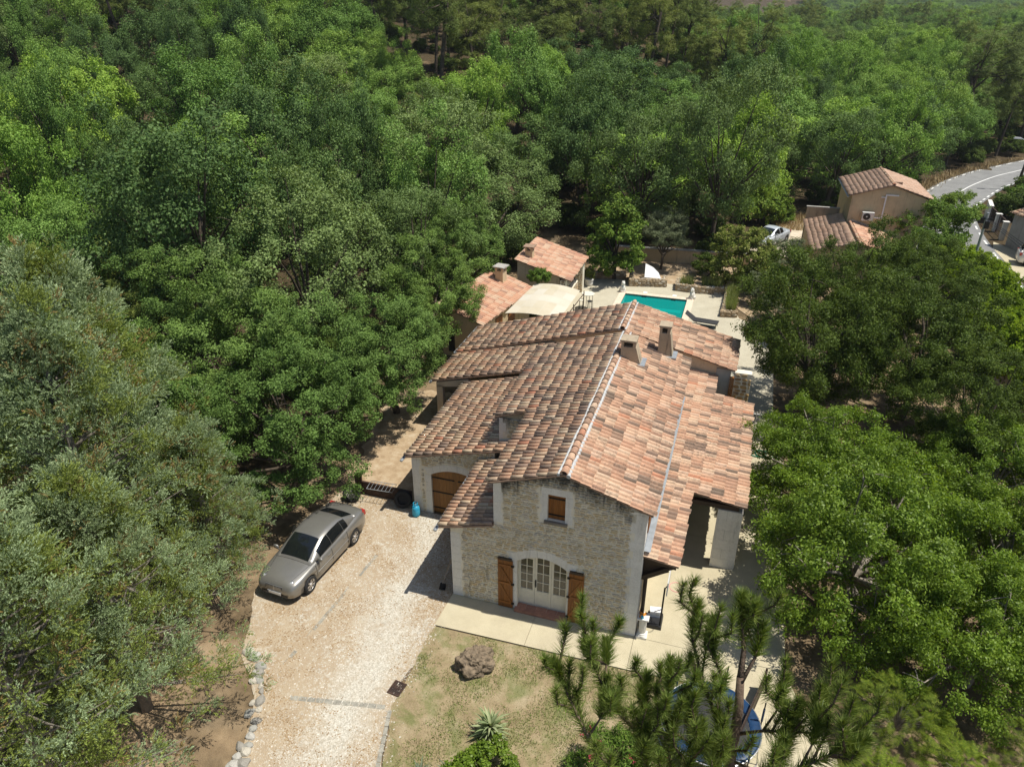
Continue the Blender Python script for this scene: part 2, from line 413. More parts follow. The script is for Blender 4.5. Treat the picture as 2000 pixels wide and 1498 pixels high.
# lawn
lawn_poly = [(-.04, -1.54), (8.2, -1.36), (9.3, -4.4), (8.6, -16), (1.7, -16), (1.3, -9.2), (.6, -6.5), (.02, -4.7)]
g = NG('dry_lawn'); P = g.pos()
k = g.ramp(g.noise(1.1, 7, .72, P), [(.3, (.235, .18, .10)), (.5, (.325, .255, .15)), (.62, (.38, .31, .195))])
grn = g.ramp(g.noise(1.2, 6, .72, P, .4), [(.46, 0), (.62, 1)])
k = g.mix(g.math('MULTIPLY', grn, .62), k, (.11, .15, .035))
fine = g.noise(38, 5, .75, P); k = g.mix(1.0, k, g.ramp(fine, [(.3, .68), (.7, 1.2)]), 'MULTIPLY')
g.bsdf(k, .97, 0, .1, g.bump(fine, .7, .02)); M['lawn'] = g.m
sheet('lawn', ragged(lawn_poly, .09, .25, 21, keep=(0,)), .012, M['lawn'])
# exposed-aggregate pavement, one sheet per cast slab with 12 mm joints
def mat_aggregate(name, c, c2):
    g = NG(name); P = g.pos()
    k = g.ramp(g.noise(.9, 6, .68, P), [(.3, c2), (.62, c)])
    sp = g.noise(55, 3, .7, P); k = g.mix(1.0, k, g.ramp(sp, [(.28, .66), (.5, 1.0), (.74, 1.14)]), 'MULTIPLY')
    k = g.mix(g.math('MULTIPLY', g.ramp(g.noise(.35, 5, .7, P), [(.5, 0), (.72, 1)]), .35), k, (.40, .35, .26))
    g.bsdf(k, .93, 0, .15, g.bump(sp, .35, .01)); return g.m
M['aggregate'] = mat_aggregate('pale_aggregate', (.53, .47, .325), (.44, .385, .26))
def slab(name, poly, top=.035):
    return solid(name, M['aggregate'], None, poly, -.2, top, 'structure')
slab('pavement', [(-.06, -1.5), (2.95, -1.44), (2.95, 0.0), (-.02, 0.0)])
slab('pavement', [(2.962, -1.44), (6.19, -1.38), (6.19, 0.0), (2.962, 0.0)])
slab('pavement', [(6.202, -1.38), (9.35, -1.2), (9.6, -.03), (6.202, -.03)])
slab('pavement', [(6.202, -.018), (10.78, -.018), (10.78, 5.6), (6.202, 5.6)])
slab('pavement', [(6.202, 5.612), (10.78, 5.612), (10.78, 13.2), (6.202, 13.2)])
slab('path', [(9.62, -.03), (10.72, -.03), (11.2, -1.1), (11.75, -1.9), (12.3, -3.2), (12.6, -6), (12.7, -14), (8.2, -14), (8.9, -7), (9.5, -3.7)], .03)
# flush kerb strips in the drive: stone setts, each its own piece
def strip(name, label, p, q, wd, L, top=.03, m='concrete', n0=0):
    t = thing(name, label, 'kerb', (p[0], p[1], 0)); d = Vector((q[0]-p[0], q[1]-p[1], 0)); T = d.length; d.normalize(); rz = math.atan2(d.y, d.x)
    n = int(T/L); me = None
    for i in range(n):
        if me is None: me = MB().box((0, 0, -.05), (L-.02, wd, .1+2*top)).mesh('sett')
        o = link('sett', me, t, M[m]); o.location = (d.x*(i+.5)*L, d.y*(i+.5)*L, random.uniform(.001, .008)); o.rotation_euler = (random.uniform(-.02, .02), 0, rz+random.uniform(-.03, .03))
    return t
M['kerb_sett'] = mat('kerb_sett', (.36, .34, .28), .92, .2, 9, bump=.4, isl=.15)
strip('stone_kerb', 'flush grey stone strip across the gravel drive beside the drain grate', (-3.0, -5.35), (-.1, -4.78), .15, .26, .006, 'kerb_sett')
strip('stone_kerb', 'thin grey kerb between the gravel drive and the dry lawn', (-.02, -4.85), (1.1, -8.9), .11, .27, .02, 'kerb_sett')
strip('stone_kerb', 'half buried grey strip running beside the parked sedan', (-3.35, 1.9), (-3.85, -4.6), .12, .3, .001, 'kerb_sett')
# pool terrace around the basin
PX0, PX1, PY0, PY1 = .62, 4.82, 22.0, 30.45
M['terrace'] = mat_aggregate('terrace_concrete', (.50, .46, .35), (.42, .38, .285))
cw = .42
for poly in ([(-4.2, 16.5), (PX0-cw, 16.5), (PX0-cw, 33.2), (-4.2, 33.2)], [(PX1+cw, 13.21), (10.4, 13.21), (10.4, 26.5), (8.3, 28.2), (7.4, 32.2), (PX1+cw, 32.4)],
             [(PX0-cw, 16.5), (PX1+cw, 16.5), (PX1+cw, PY0-cw), (PX0-cw, PY0-cw)], [(PX0-cw, PY1+cw), (PX1+cw, PY1+cw), (PX1+cw, 33.3), (PX0-cw, 33.3)]):
    solid('terrace', M['terrace'], None, poly, -2.2, .03, 'structure')
# ------------------------------------------------------------------ road
cl = [(24.3, -30), (24.4, 20), (24.5, 46), (24.9, 56), (25.7, 61.5), (27.0, 66.2), (28.9, 70.6), (31.3, 75.4), (34.4, 80.4), (38.2, 85.6), (44, 92.5), (54, 103), (75, 118), (110, 138)]
def smooth(pts, n=6):
    out = []
    for i in range(len(pts)-1):
        p0 = Vector(pts[max(i-1, 0)]); p1 = Vector(pts[i]); p2 = Vector(pts[i+1]); p3 = Vector(pts[min(i+2, len(pts)-1)])
        for j in range(n):
            t = j/n; out.append(.5*((2*p1)+(p2-p0)*t+(2*p0-5*p1+4*p2-p3)*t*t+(3*p1-p0-3*p2+p3)*t**3))
    out.append(Vector(pts[-1])); return out
CL = smooth(cl)
def ribbon(name, o0, o1, z, m, i0=0, i1=None, kind='structure', mb=None):
    pts = CL[i0:i1]; vs = []; b = len(mb.v) if mb else 0; mb = mb or MB()
    for i, p in enumerate(pts):
        t = (pts[min(i+1, len(pts)-1)]-pts[max(i-1, 0)]).normalized(); nr = Vector((t.y, -t.x))
        for o in (o0, o1):
            q = p+nr*o; vs.append((q.x, q.y, z+max(0, float(height(p.x, p.y)))))
    mb.add(vs, [(2*i, 2*i+1, 2*i+3, 2*i+2) for i in range(len(pts)-1)]); return mb
g = NG('asphalt'); P = g.pos(); k = g.ramp(g.noise(.6, 6, .65, P), [(.3, (.19, .19, .188)), (.7, (.26, .26, .252))])
nz = g.noise(60, 3, .7, P); k = g.mix(1.0, k, g.ramp(nz, [(.3, .8), (.7, 1.15)]), 'MULTIPLY'); g.bsdf(k, .9, 0, .2, g.bump(nz, .3, .01)); M['asphalt'] = g.m
M['road_paint'] = mat('road_paint', (.75, .75, .72), .8, .12, 7)
ribbon('road', -2.95, 2.95, .03, None).build('road', M['asphalt'], None, kind='structure')
mb = MB(); ribbon('', -.07, .07, .036, None, 12, None, mb=mb)
for i in range(6, len(CL)-2, 2):
    for o in (-2.75, 2.6): ribbon('', o, o+.16, .036, None, i, i+2, mb=mb)
mb.build('road_markings', M['road_paint'], None, kind='structure')
g = NG('pale_dirt'); P = g.pos(); k = g.ramp(g.noise(1.2, 6, .7, P), [(.3, (.46, .38, .27)), (.65, (.62, .55, .44))]); g.bsdf(k, .95, 0, .1); M['gravel_track'] = g.m
sheet('forecourt', [(27.6, 30), (40, 28), (40, 52), (29.6, 49), (28.0, 52), (27.5, 50)], .02, M['aggregate'])
sheet('dirt_forecourt', ragged([(8.6, 43.2), (12.4, 41.5), (13.2, 47.5), (14.5, 52.5), (11.5, 54), (8.4, 48.5)], .2, .8, 8), .10, M['gravel_track'])
sheet('pool_garden', ragged([(-2.5, 33.1), (7.2, 32.3), (9.6, 27), (10.6, 26), (10.8, 36), (8.3, 38.6), (-1.5, 37.7)], .15, .6, 9), .012, M['dirt'])

# ------------------------------------------------------------------ small ground cover
rng = np.random.default_rng(5)
def scatter_pebbles(name, n, poly, box, m, s0, s1, z, dens=None):
    x = rng.uniform(box[0], box[1], n); y = rng.uniform(box[2], box[3], n)
    k = inpoly(x, y, poly)
    if dens is not None: k &= rng.random(n) < dens(x, y)
    x = x[k]; y = y[k]; n = len(x); s = rng.uniform(s0, s1, n)*rng.uniform(.6, 1.3, n); a = rng.uniform(0, 6.28, n)
    base = np.array([(1, 0, 0), (-.5, .8, 0), (-.6, -.7, 0), (.05, .05, .62)])
    ca, sa = np.cos(a)[:, None], np.sin(a)[:, None]; bx = base[None, :, 0]*s[:, None]; by = base[None, :, 1]*s[:, None]*.8; bz = base[None, :, 2]*s[:, None]
    V = np.stack([x[:, None]+bx*ca-by*sa, y[:, None]+bx*sa+by*ca, z+bz+0*bx], 2).reshape(-1, 3)
    F = np.array([(0, 1, 3), (1, 2, 3), (2, 0, 3)])[None]+4*np.arange(n)[:, None, None]
    return link(name, npmesh(name, V, F.reshape(-1, 3)), None, m, kind='stuff')
g = NG('loose_gravel'); k = g.ramp(g.rnd(), [(0, (.32, .28, .22)), (.4, (.48, .44, .365)), (.75, (.64, .61, .54)), (1, (.40, .36, .29))]); g.bsdf(k, .9, 0, .2); M['loose'] = g.m
g = NG('fallen_leaf_litter'); k = g.ramp(g.rnd(), [(0, (.20, .13, .065)), (.5, (.28, .19, .10)), (1, (.38, .28, .16))]); g.bsdf(k, .9, 0, .15); M['litter'] = g.m
o = scatter_pebbles('gravel', 30000, drive_poly, (-7, 1.5, -9.5, 4.2), M['loose'], .016, .034, .004, lambda x, y: np.clip(1.2-.42*np.abs(x+1.75+.12*y)+.5*(vnoise(x*.9, y*.9, 47)-.5), .10, 1))
tag(o, 'loose pale gravel lying on the drive', 'gravel')
o = scatter_pebbles('leaf_litter', 60000, drive_poly, (-7.2, 1.5, -9.5, 4.4), M['litter'], .015, .035, .006,
    lambda x, y: np.clip((vnoise(x*1.3, y*1.3, 40)*.6+vnoise(x*3.7, y*3.7, 41)*.4-.40)*4, 0, 1)*np.clip(.2+.42*np.abs(x+1.75+.12*y), 0, 1))
o2 = scatter_pebbles('gravel_edge', 4500, [(-.5, -1.5), (1.3, -1.5), (1.6, -4.5), (1.9, -7), (2.4, -9.4), (.4, -9.4)], (-.5, 2.4, -9.4, -1.5), M['loose'], .016, .036, .014,
    lambda x, y: np.clip(1-(x-np.interp(-y, [1.5, 4.7, 6.5, 9.2], [-.05, -.05, .5, 1.25]))*1.6, 0, 1)**2*np.clip(.3+vnoise(x*2, y*2, 44), 0, 1))
tag(o2, 'stray gravel spilling from the drive onto the lawn edge', 'gravel')
tag(o, 'dry brown leaf litter strewn over the gravel drive', 'leaf litter')
n = 70000; x = rng.uniform(-.1, 9.3, n); y = rng.uniform(-9.5, -1.4, n)
dn = np.clip((vnoise(x*1.2, y*1.2, 50)*.65+vnoise(x*4.5, y*4.5, 51)*.35-.46)*4.5, .05, 1)
kk = inpoly(x, y, lawn_poly) & (rng.random(n) < dn); x = x[kk]; y = y[kk]; n = len(x)
a = rng.uniform(0, 6.28, n); hh = rng.uniform(.03, .075, n); wd = .010
px, py = np.cos(a)*wd, np.sin(a)*wd; lx, ly = rng.normal(0, .025, n), rng.normal(0, .025, n)
V = np.stack([np.stack([x-px, y-py, 0*x+.012], 1), np.stack([x+px, y+py, 0*x+.012], 1), np.stack([x+lx, y+ly, .012+hh], 1)], 1).reshape(-1, 3)
g = NG('lawn_blades'); k = g.ramp(g.rnd(), [(0, (.11, .17, .03)), (.5, (.18, .24, .05)), (.75, (.30, .28, .11)), (1, (.42, .34, .19))]); g.bsdf(k, .7, 0, .2); M['blades'] = g.m
o = link('grass', npmesh('grass', V, np.arange(3*n).reshape(-1, 3)), None, M['blades'], kind='stuff'); tag(o, 'patchy half dry grass on the lawn below the house', 'grass')
# ------------------------------------------------------------------ roof tiles
def tile_template(seed, pw=.25, ln=.45):
    r = random.Random(seed); a = .088; N = 6; prof = []
    for i in range(N+1):
        t = math.pi*i/N; prof.append((-a*math.cos(t), .073*math.sin(t)+.012))
    prof += [(.118, .006), (.165, .010)]
    vs = []; fs = []
    for xi, sc in ((0, 1.0), (ln, .86)):
        for y, z in prof: vs.append((xi, (y*sc if abs(y) < .1 else y)+r.uniform(-.002, .002), z*(sc if abs(y) < .1 else 1)+(.020 if xi == 0 else -.006)))
    m = len(prof)
    for k in range(m-1): fs.append((k, k+1, m+k+1, m+k))
    b = len(vs)
    for i in range(N+1):
        y, z = prof[i]; vs.append((.004, y*.84, max(z*.80-.006, 0)+.012))
    for k in range(N): fs.append((k+1, k, b+k, b+k+1))
    return np.array(vs), [f for f in fs]
def tri_mesh(vs, fs):
    T = []
    for f in fs:
        for i in range(1, len(f)-1): T.append((f[0], f[i], f[i+1]))
    return np.asarray(vs, float), np.asarray(T)
TILES = [tile_template(s) for s in (1, 2, 3)]
TILE_ME = {}
ROOFQ = []   # (house key, distance, matrix, roof object, tile material key)
def roof(house, key, A, B, h, rise, run, tm, deck=.05, pitch=.205, expo=.415, name='roof', over=0.0):
    # eave from A to B, climbing along the horizontal unit vector h by rise over run
    A = Vector(A); B = Vector(B); h = Vector((h[0], h[1], 0)).normalized()
    a = Vector((h.x*run, h.y*run, rise)); L = a.length; a.normalize(); e = (B-A); W = e.length; e.normalize()
    nrm = a.cross(e)
    if nrm.z < 0: nrm = -nrm
    y = nrm.cross(a)
    s0 = A if (B-A).dot(y) > 0 else B
    top = a*L
    mb = MB(); q = [A, B, B+top, A+top]; dn = Vector((0, 0, -deck)); up = nrm*.004
    vs = [p+up for p in q]+[p+dn for p in q]
    mb.add(vs, [(0, 1, 2, 3), (7, 6, 5, 4), (0, 4, 5, 1), (1, 5, 6, 2), (2, 6, 7, 3), (3, 7, 4, 0)])
    ro = mb.build(name, M['deck'], house)
    nc = max(1, round(W/pitch)); p = W/nc; nr = max(1, round((L+.02)/expo)); ex = (L+.02)/nr
    for c in range(nc):
        wob = random.uniform(-.03, .03)
        for r in range(nr):
            o = s0+y*(p*(c+.42)+random.uniform(-.007, .007))+a*(ex*r-.05+wob+random.uniform(-.012, .012))+nrm*(.012+random.uniform(-.004, .007))
            if r == nr-1: o -= a*.06
            rot = Matrix((a, y, nrm)).transposed().to_4x4()
            mt = Matrix.Translation(o) @ rot @ Matrix.Rotation(random.uniform(-.022, .022), 4, 'Z') @ Matrix.Rotation(random.uniform(-.012, .012), 4, 'X') @ Matrix.Scale(p/.25, 4, (0, 1, 0))
            ROOFQ.append((key, (o-CAM).length, mt, ro, tm))
    return ro
def finish_roofs(limit=300, house_mats={}):
    keys = sorted({q[0] for q in ROOFQ})
    for key in keys:
        qs = sorted((q for q in ROOFQ if q[0] == key), key=lambda q: q[1]); rest = {}
        lim = 0 if key in ('cottage', 'far') else limit
        hm = house_mats.get(key)
        for i, (k, d, mt, ro, tm) in enumerate(qs):
            t = i % 3
            if i < lim:
                if (t, tm) not in TILE_ME:
                    me = D.meshes.new('roof_tile'); me.from_pydata([tuple(v) for v in TILES[t][0]], [], TILES[t][1]); me.update()
                    for p_ in me.polygons: p_.use_smooth = True
                    me.materials.append(M[tm]); TILE_ME[(t, tm)] = me
                link('tile', TILE_ME[(t, tm)], ro, None, mt)
            else: rest.setdefault((ro, tm), []).append((t, mt))
        for (ro, tm), ls in rest.items():
            Vs = []; Fs = []; b = 0
            for t in (0, 1, 2):
                ms = np.array([np.array(m) for tt, m in ls if tt == t])
                if len(ms) == 0: continue
                v, f = tri_mesh(*TILES[t]); vv = np.einsum('nij,kj->nki', ms[:, :3, :3], v)+ms[:, None, :3, 3]
                Vs.append(vv.reshape(-1, 3)); Fs.append((f[None]+b+len(v)*np.arange(len(ms))[:, None, None]).reshape(-1, 3)); b += len(ms)*len(v)
            link('roof_tiles', npmesh('roof_tiles', np.concatenate(Vs), np.concatenate(Fs), True), ro, M[tm], kind='stuff')
def ridge(house, P, Q, tm, n=None, mortar=True, rad=.115):
    P = Vector(P); Q = Vector(Q); d = Q-P; L = d.length; d.normalize(); n = n or max(2, int(L/.36)); ex = L/n
    rt = thing('ridge', None, None); rt.parent = house
    s = d.cross(Vector((0, 0, 1))).normalized(); u = s.cross(d)
    key = ('ridge', round(ex, 3), tm)
    if key not in TILE_ME:
        mb = MB(); N = 7; vs = []
        for xi, sc in ((0, 1), (ex+.05, .86)):
            for i in range(N+1):
                t = math.pi*i/N; vs.append((xi, -rad*math.cos(t)*sc, rad*.85*math.sin(t)*sc+(.015 if xi == 0 else -.01)))
        for i in range(N+1): vs.append((.004, vs[i][1]*.86, vs[i][2]*.84))
        m = N+1; mb.add(vs, [(k, k+1, m+k+1, m+k) for k in range(N)]+[(k+1, k, 2*m+k, 2*m+k+1) for k in range(N)])
        TILE_ME[key] = mb.mesh('ridge_tile', True); TILE_ME[key].materials.append(M[tm])
    rot = Matrix((d, s, u)).transposed().to_4x4()
    for i in range(n):
        link('ridge_tile', TILE_ME[key], rt, None, Matrix.Translation(P+d*ex*i+u*.035) @ rot @ Matrix.Rotation(random.uniform(-.02, .02), 4, 'Z'))
    if mortar:
        for sg in (-1, 1):
            mb = MB(); k = 30; pts = [P+d*(L*i/k)+s*sg*(rad+.035+random.uniform(-.012, .012))+u*(random.uniform(-.008, .006)-.028) for i in range(k+1)]
            mb.tube(pts, [.058+random.uniform(-.008, .008) for _ in pts], 6); mb.build('mortar_band', M['mortar'], rt)
    return rt
def gutter(house, P, Q, r=.065):
    P = Vector(P); Q = Vector(Q); d = (Q-P).normalized(); s = d.cross(Vector((0, 0, 1))).normalized(); N = 6; vs = []
    for p in (P, Q):
        for rr in (r, r*.86):
            for i in range(N+1):
                t = math.pi+math.pi*i/N; vs.append(p+s*math.cos(t)*rr+Vector((0, 0, math.sin(t)*rr)))
    m = N+1; fs = [(k, k+1, 2*m+k+1, 2*m+k) for k in range(N)]+[(m+k+1, m+k, 3*m+k, 3*m+k+1) for k in range(N)]
    fs += [(0, m, 3*m, 2*m), (m-1, 2*m-1, 4*m-1, 3*m-1), tuple(range(m)), tuple(range(2*m, 3*m))]
    return MB().add(vs, fs).build('gutter', M['zinc'], house)

# ------------------------------------------------------------------ rubble stonework
def stone_template(seed):
    r = random.Random(seed); n = 7; vs = []
    ang = [2*math.pi*(i+r.uniform(-.3, .3))/n for i in range(n)]
    out = []
    for t in ang:
        c, s_ = math.cos(t), math.sin(t); m = max(abs(c), abs(s_)); k = (1/m)**.72*r.uniform(.84, 1.0)*.5
        out.append((c*k, s_*k))
    vs = [(x, 0, z) for x, z in out]+[(x*.93, -.72, z*.9) for x, z in out]+[(x*.72, -1+r.uniform(0, .25), z*.68) for x, z in out]
    fs = [(i, (i+1) % n, n+(i+1) % n, n+i) for i in range(n)]+[(n+i, n+(i+1) % n, 2*n+(i+1) % n, 2*n+i) for i in range(n)]+[tuple(range(2*n, 3*n))]
    return np.array(vs), fs
STONES = [stone_template(s) for s in range(8)]
STONE_ME = {}
def lay_rubble(x0, x1, z0, z1, ok, hmin=.07, hmax=.12, lmin=.16, lmax=.40, seed=1, joint=.018):
    r = random.Random(seed); z = z0+.01; out = []
    while z < z1:
        h = r.uniform(hmin, hmax); x = x0+r.uniform(0, .1)
        while x < x1:
            l = r.uniform(lmin, lmax)*(1 if h > .08 else .85)
            jz = r.uniform(-.012, .012)
            if r.random() < .12 and h > .09 and ok(x, x+l, z, z+h):
                for hz in (-h*.26, h*.26): out.append((x+l/2, z+h/2+hz, l, h*.46, r.uniform(-.05, .05)))
                x += l+joint; continue
            for fr_ in (1, .72, .5):
                if ok(x, x+l*fr_, z+h*.1, z+h*.9): out.append((x+l*fr_/2, z+h/2+jz, l*fr_, h*r.uniform(.9, 1.05), r.uniform(-.06, .06))); x += l*fr_+joint; break
            else: x += .05
        z += h+joint*.8
    return out
def set_stones(wall, Mw, stones, m, indiv=300, depth=.034, name='stone'):
    stones = sorted(stones, key=lambda s: -s[2]*s[3]); rest = []
    for i, (cx, cz, l, h, rot) in enumerate(stones):
        t = i % len(STONES)
        mt = Mw @ Matrix.Translation((cx, 0, cz)) @ Matrix.Rotation(rot, 4, 'Y') @ Matrix.Diagonal((l, depth*random.uniform(.7, 1.5), h, 1))
        if i < indiv:
            if (t, m) not in STONE_ME:
                me = D.meshes.new(name); me.from_pydata([tuple(v) for v in STONES[t][0]], [], STONES[t][1]); me.update(); me.materials.append(M[m]); STONE_ME[(t, m)] = me
            link(name, STONE_ME[(t, m)], wall, None, mt)
        else: rest.append((t, mt))
    if rest:
        Vs = []; Fs = []; b = 0
        for t in range(len(STONES)):
            ms = np.array([np.array(mm) for tt, mm in rest if tt == t])
            if len(ms) == 0: continue
            v, f = tri_mesh(*STONES[t]); vv = np.einsum('nij,kj->nki', ms[:, :3, :3], v)+ms[:, None, :3, 3]
            Vs.append(vv.reshape(-1, 3)); Fs.append((f[None]+b+len(v)*np.arange(len(ms))[:, None, None]).reshape(-1, 3)); b += len(ms)*len(v)
        link('small_stones', npmesh('small_stones', np.concatenate(Vs), np.concatenate(Fs)), wall, M[m], kind='stuff')
def skin(strips, y0, y1):
    # vertical wall leaf: strips of (x0, x1, [(zb0, zb1, zt0, zt1)...])
    mb = MB()
    for xa, xb, segs in strips:
        for b0, b1, t0, t1 in segs: mb.prism([(xa, b0), (xb, b1), (xb, t1), (xa, t0)], y0, y1)
    return mb

# ------------------------------------------------------------------ the stone house
H = thing('stone_house', 'rubble stone house with weathered clay tile roofs on several levels', 'house')
RX, RZ, SL = 3.72, 5.80, .325
def zr(x): return RZ-SL*abs(x-RX)
DX0, DX1, DZ0 = 2.27, 3.93, .13
def arch(x):
    t = (x-(DX0+DX1)/2)/((DX1-DX0)/2); return 2.10+.30*(1-t*t)
def ztop(x):
    return (2.86+.27*(x+.2)) if x < 1.5 else zr(x)-.03
xs = [0, .75, 1.4999]
strips = [(0, 1.5, [(0, 0, ztop(0), ztop(1.4999))])]
strips += [(1.5, DX0, [(0, 0, zr(1.5)-.03, ztop(DX0))])]
nA = 10
WX0, WX1, WZ0, WZ1 = 3.23, 3.78, 3.97, 4.92
bx = sorted(set([DX0+(DX1-DX0)*i/nA for i in range(nA+1)]+[WX0, WX1, RX]))
for xa, xb in zip(bx[:-1], bx[1:]):
    segs = [(0, 0, DZ0, DZ0)]
    if xa >= WX0-1e-6 and xb <= WX1+1e-6: segs += [(arch(xa), arch(xb), WZ0, WZ0), (WZ1, WZ1, ztop(xa), ztop(xb))]
    else: segs += [(arch(xa), arch(xb), ztop(xa), ztop(xb))]
    strips.append((xa, xb, segs))
strips += [(DX1, 6.2, [(0, 0, ztop(DX1), ztop(6.2))])]
front = skin(strips, 0, .30).build('wall', M['facade_mortar'], H, label='rubble stone gable wall facing the lawn')
body = MB()
body.prism([(1.52, 0), (6.2, 0), (6.2, zr(6.2)-.04), (RX, zr(RX)-.04), (1.52, zr(1.52)-.04)], .302, 10.6)
body.prism([(.2, 0), (1.518, 0), (1.518, zr(1.518)-.04), (.2, zr(.2)-.04)], 4.5, 10.6)
body.prism([(0, 0), (1.518, 0), (1.518, 3.28), (0, 2.85)], .302, 3.86)
body.build('wall', M['render_pale'], H)
# garage front wall with an arched opening
GX0, GX1 = -2.42, -.42
def garch(x):
    t = (x-(GX0+GX1)/2)/((GX1-GX0)/2); return 1.86+.30*(1-t*t)
def gtop(x): return 2.46+.26*(x+3.38)
st = [(-3.2, GX0, [(0, 0, gtop(-3.2), gtop(GX0))])]; gb = [GX0+(GX1-GX0)*i/10 for i in range(11)]
for xa, xb in zip(gb[:-1], gb[1:]): st.append((xa, xb, [(garch(xa), garch(xb), gtop(xa), gtop(xb))]))
st.append((GX1, .19, [(0, 0, gtop(GX1), gtop(.19))]))
gwall = skin(st, 3.9, 4.12).build('wall', M['facade_mortar'], H, label='garage wall with arched door')
mb = MB(); mb.prism([(-3.2, 0), (.19, 0), (.19, gtop(.19)), (-3.2, gtop(-3.2))], 4.3, 10.1); mb.build('wall', M['render_pale'], H)
# porch behind the garage: posts, beam, dark back wall
for yy in (10.2, 12.7): MB().bb(-4.85, -4.55, yy, yy+.3, 0, 2.2).build('post', M['render_pale'], H)
mb = MB(); mb.prism([(-4.85, 2.1), (-3.25, 2.35), (-3.25, 2.72), (-4.85, 2.33)], 10.2, 10.42); mb.build('beam', M['render_pale'], H)
# rear wing
def zb(x): return (2.50+.288*(x+4.95)) if x < 3.15 else 4.83-.262*(x-3.15)
rear = MB(); rear.prism([(-4.8, 0), (8.1, 0), (8.1, zb(8.1)-.06), (3.15, zb(3.15)-.06), (-4.8, zb(-4.8)-.06)], 13.25, 16.35); rear.build('wall', M['render_pale'], H, label='rear wing wall with dark rain stains')
rw = MB(); rw.bb(7.46, 8.08, 13.19, 13.245, 0, 3.5); rw.build('wall', M['grey_wall'], H)
sw = MB().bb(8.25, 9.0, 13.3, 13.7, 0, 3.35).build('wall', M['facade_mortar'], H, label='golden stone wall end')
set_stones(sw, Matrix.Translation((8.25, 13.3, 0)), lay_rubble(0, .75, 0, 3.35, lambda a, b, c, d: a >= -.01 and b <= .77 and d < 3.38, .12, .2, .15, .33, 4), 'gold_stone', 60, .03)
lt = MB().bb(-.02, 3.66, 10.65, 13.2, 3.3, 3.4).bb(3.66, 6.2, 10.65, 13.2, 3.2, 3.3).build('flat_roof', M['deck'], H)
# roofs
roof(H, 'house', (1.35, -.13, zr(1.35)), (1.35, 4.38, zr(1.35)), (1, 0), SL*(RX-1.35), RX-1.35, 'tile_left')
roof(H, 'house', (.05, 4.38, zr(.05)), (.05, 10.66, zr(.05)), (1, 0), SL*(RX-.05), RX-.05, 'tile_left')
roof(H, 'house', (6.39, -.13, zr(6.39)), (6.39, 10.66, zr(6.39)), (-1, 0), SL*(6.39-RX), 6.39-RX, 'tile_right')
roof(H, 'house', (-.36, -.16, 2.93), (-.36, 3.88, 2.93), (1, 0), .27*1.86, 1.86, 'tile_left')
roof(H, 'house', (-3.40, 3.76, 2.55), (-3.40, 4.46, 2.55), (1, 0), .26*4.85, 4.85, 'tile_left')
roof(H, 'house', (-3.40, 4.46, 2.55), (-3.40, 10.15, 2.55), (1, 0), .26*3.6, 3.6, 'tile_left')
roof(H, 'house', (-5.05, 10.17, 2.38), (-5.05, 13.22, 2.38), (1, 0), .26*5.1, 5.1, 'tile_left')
roof(H, 'house', (7.27, .06, 3.115), (7.27, 4.0, 3.115), (-1, 0), .155*1.07, 1.07, 'tile_right')
roof(H, 'house', (9.12, 4.0, 2.83), (9.12, 11.5, 2.83), (-1, 0), .155*2.92, 2.92, 'tile_right')
roof(H, 'house', (7.50, 11.5, 3.08), (7.50, 13.2, 3.08), (-1, 0), .155*1.3, 1.3, 'tile_right')
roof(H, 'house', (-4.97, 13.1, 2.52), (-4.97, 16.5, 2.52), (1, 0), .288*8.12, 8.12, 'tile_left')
roof(H, 'house', (8.27, 13.1, 3.515), (8.27, 16.5, 3.515), (-1, 0), .262*5.12, 5.12, 'tile_right')
ridge(H, (RX, -.16, RZ+.02), (RX, 10.67, RZ+.02), 'tile_right')
ridge(H, (3.15, 13.06, 4.88), (3.15, 16.55, 4.88), 'tile_right')
gutter(H, (-.42, -.3, 2.9), (-.42, 3.9, 2.92)); gutter(H, (-3.47, 3.55, 2.50), (-3.47, 10.15, 2.53)); gutter(H, (-5.12, 10.1, 2.34), (-5.12, 13.2, 2.36)); gutter(H, (-5.04, 13.0, 2.55), (-5.04, 16.5, 2.57))
# zinc flashing under the wall above the right lean-to
MB().add([(6.215, .1, 3.44), (6.215, 10.2, 3.44), (6.40, 10.2, 3.43), (6.40, .1, 3.43), (6.215, .1, 3.62), (6.215, 10.2, 3.62)], [(0, 1, 2, 3), (0, 4, 5, 1)]).build('flashing', M['zinc'], H)
# quoins and white surrounds, block by block
def blocks(wall, x0, x1, z0, z1, hs, jut=.006, y=0.0, alt=.12, side=1, ret=.0):
    z = z0; i = 0
    while z < z1-.05:
        h = min(random.uniform(*hs), z1-z); w_ = (x1-x0)-(alt if i % 2 else 0)
        a, b_ = (x0, x0+w_) if side > 0 else (x1-w_, x1)
        MB().bb(a+.004, b_-.004, y-jut-random.uniform(0, .004), y+.1, z+.004, z+h-.004).build('quoin', M['quoin'], wall); z += h; i += 1
blocks(front, -.01, .36, .02, 2.72, (.30, .42), side=1, alt=.04)
blocks(front, 5.74, 6.212, .02, 4.88, (.30, .40), side=-1, alt=.16)
blocks(front, 1.49, 1.80, 3.50, 5.02, (.34, .42), side=1, alt=.05)
blocks(front, WX0-.24, WX0, WZ0-.05, WZ1, (.30, .34), side=-1, alt=.05); blocks(front, WX1, WX1+.24, WZ0-.05, WZ1, (.30, .34), side=1, alt=.05)
for i in range(3): MB().bb(WX0-.2+.32*i, WX0-.2+.32*i+.313, -.009, .1, WZ1+.004, WZ1+.24).build('lintel_block', M['quoin'], front)
MB().bb(WX0-.09, WX1+.09, -.10, .16, WZ0-.085, WZ0-.004).build('sill', M['sill'], front)
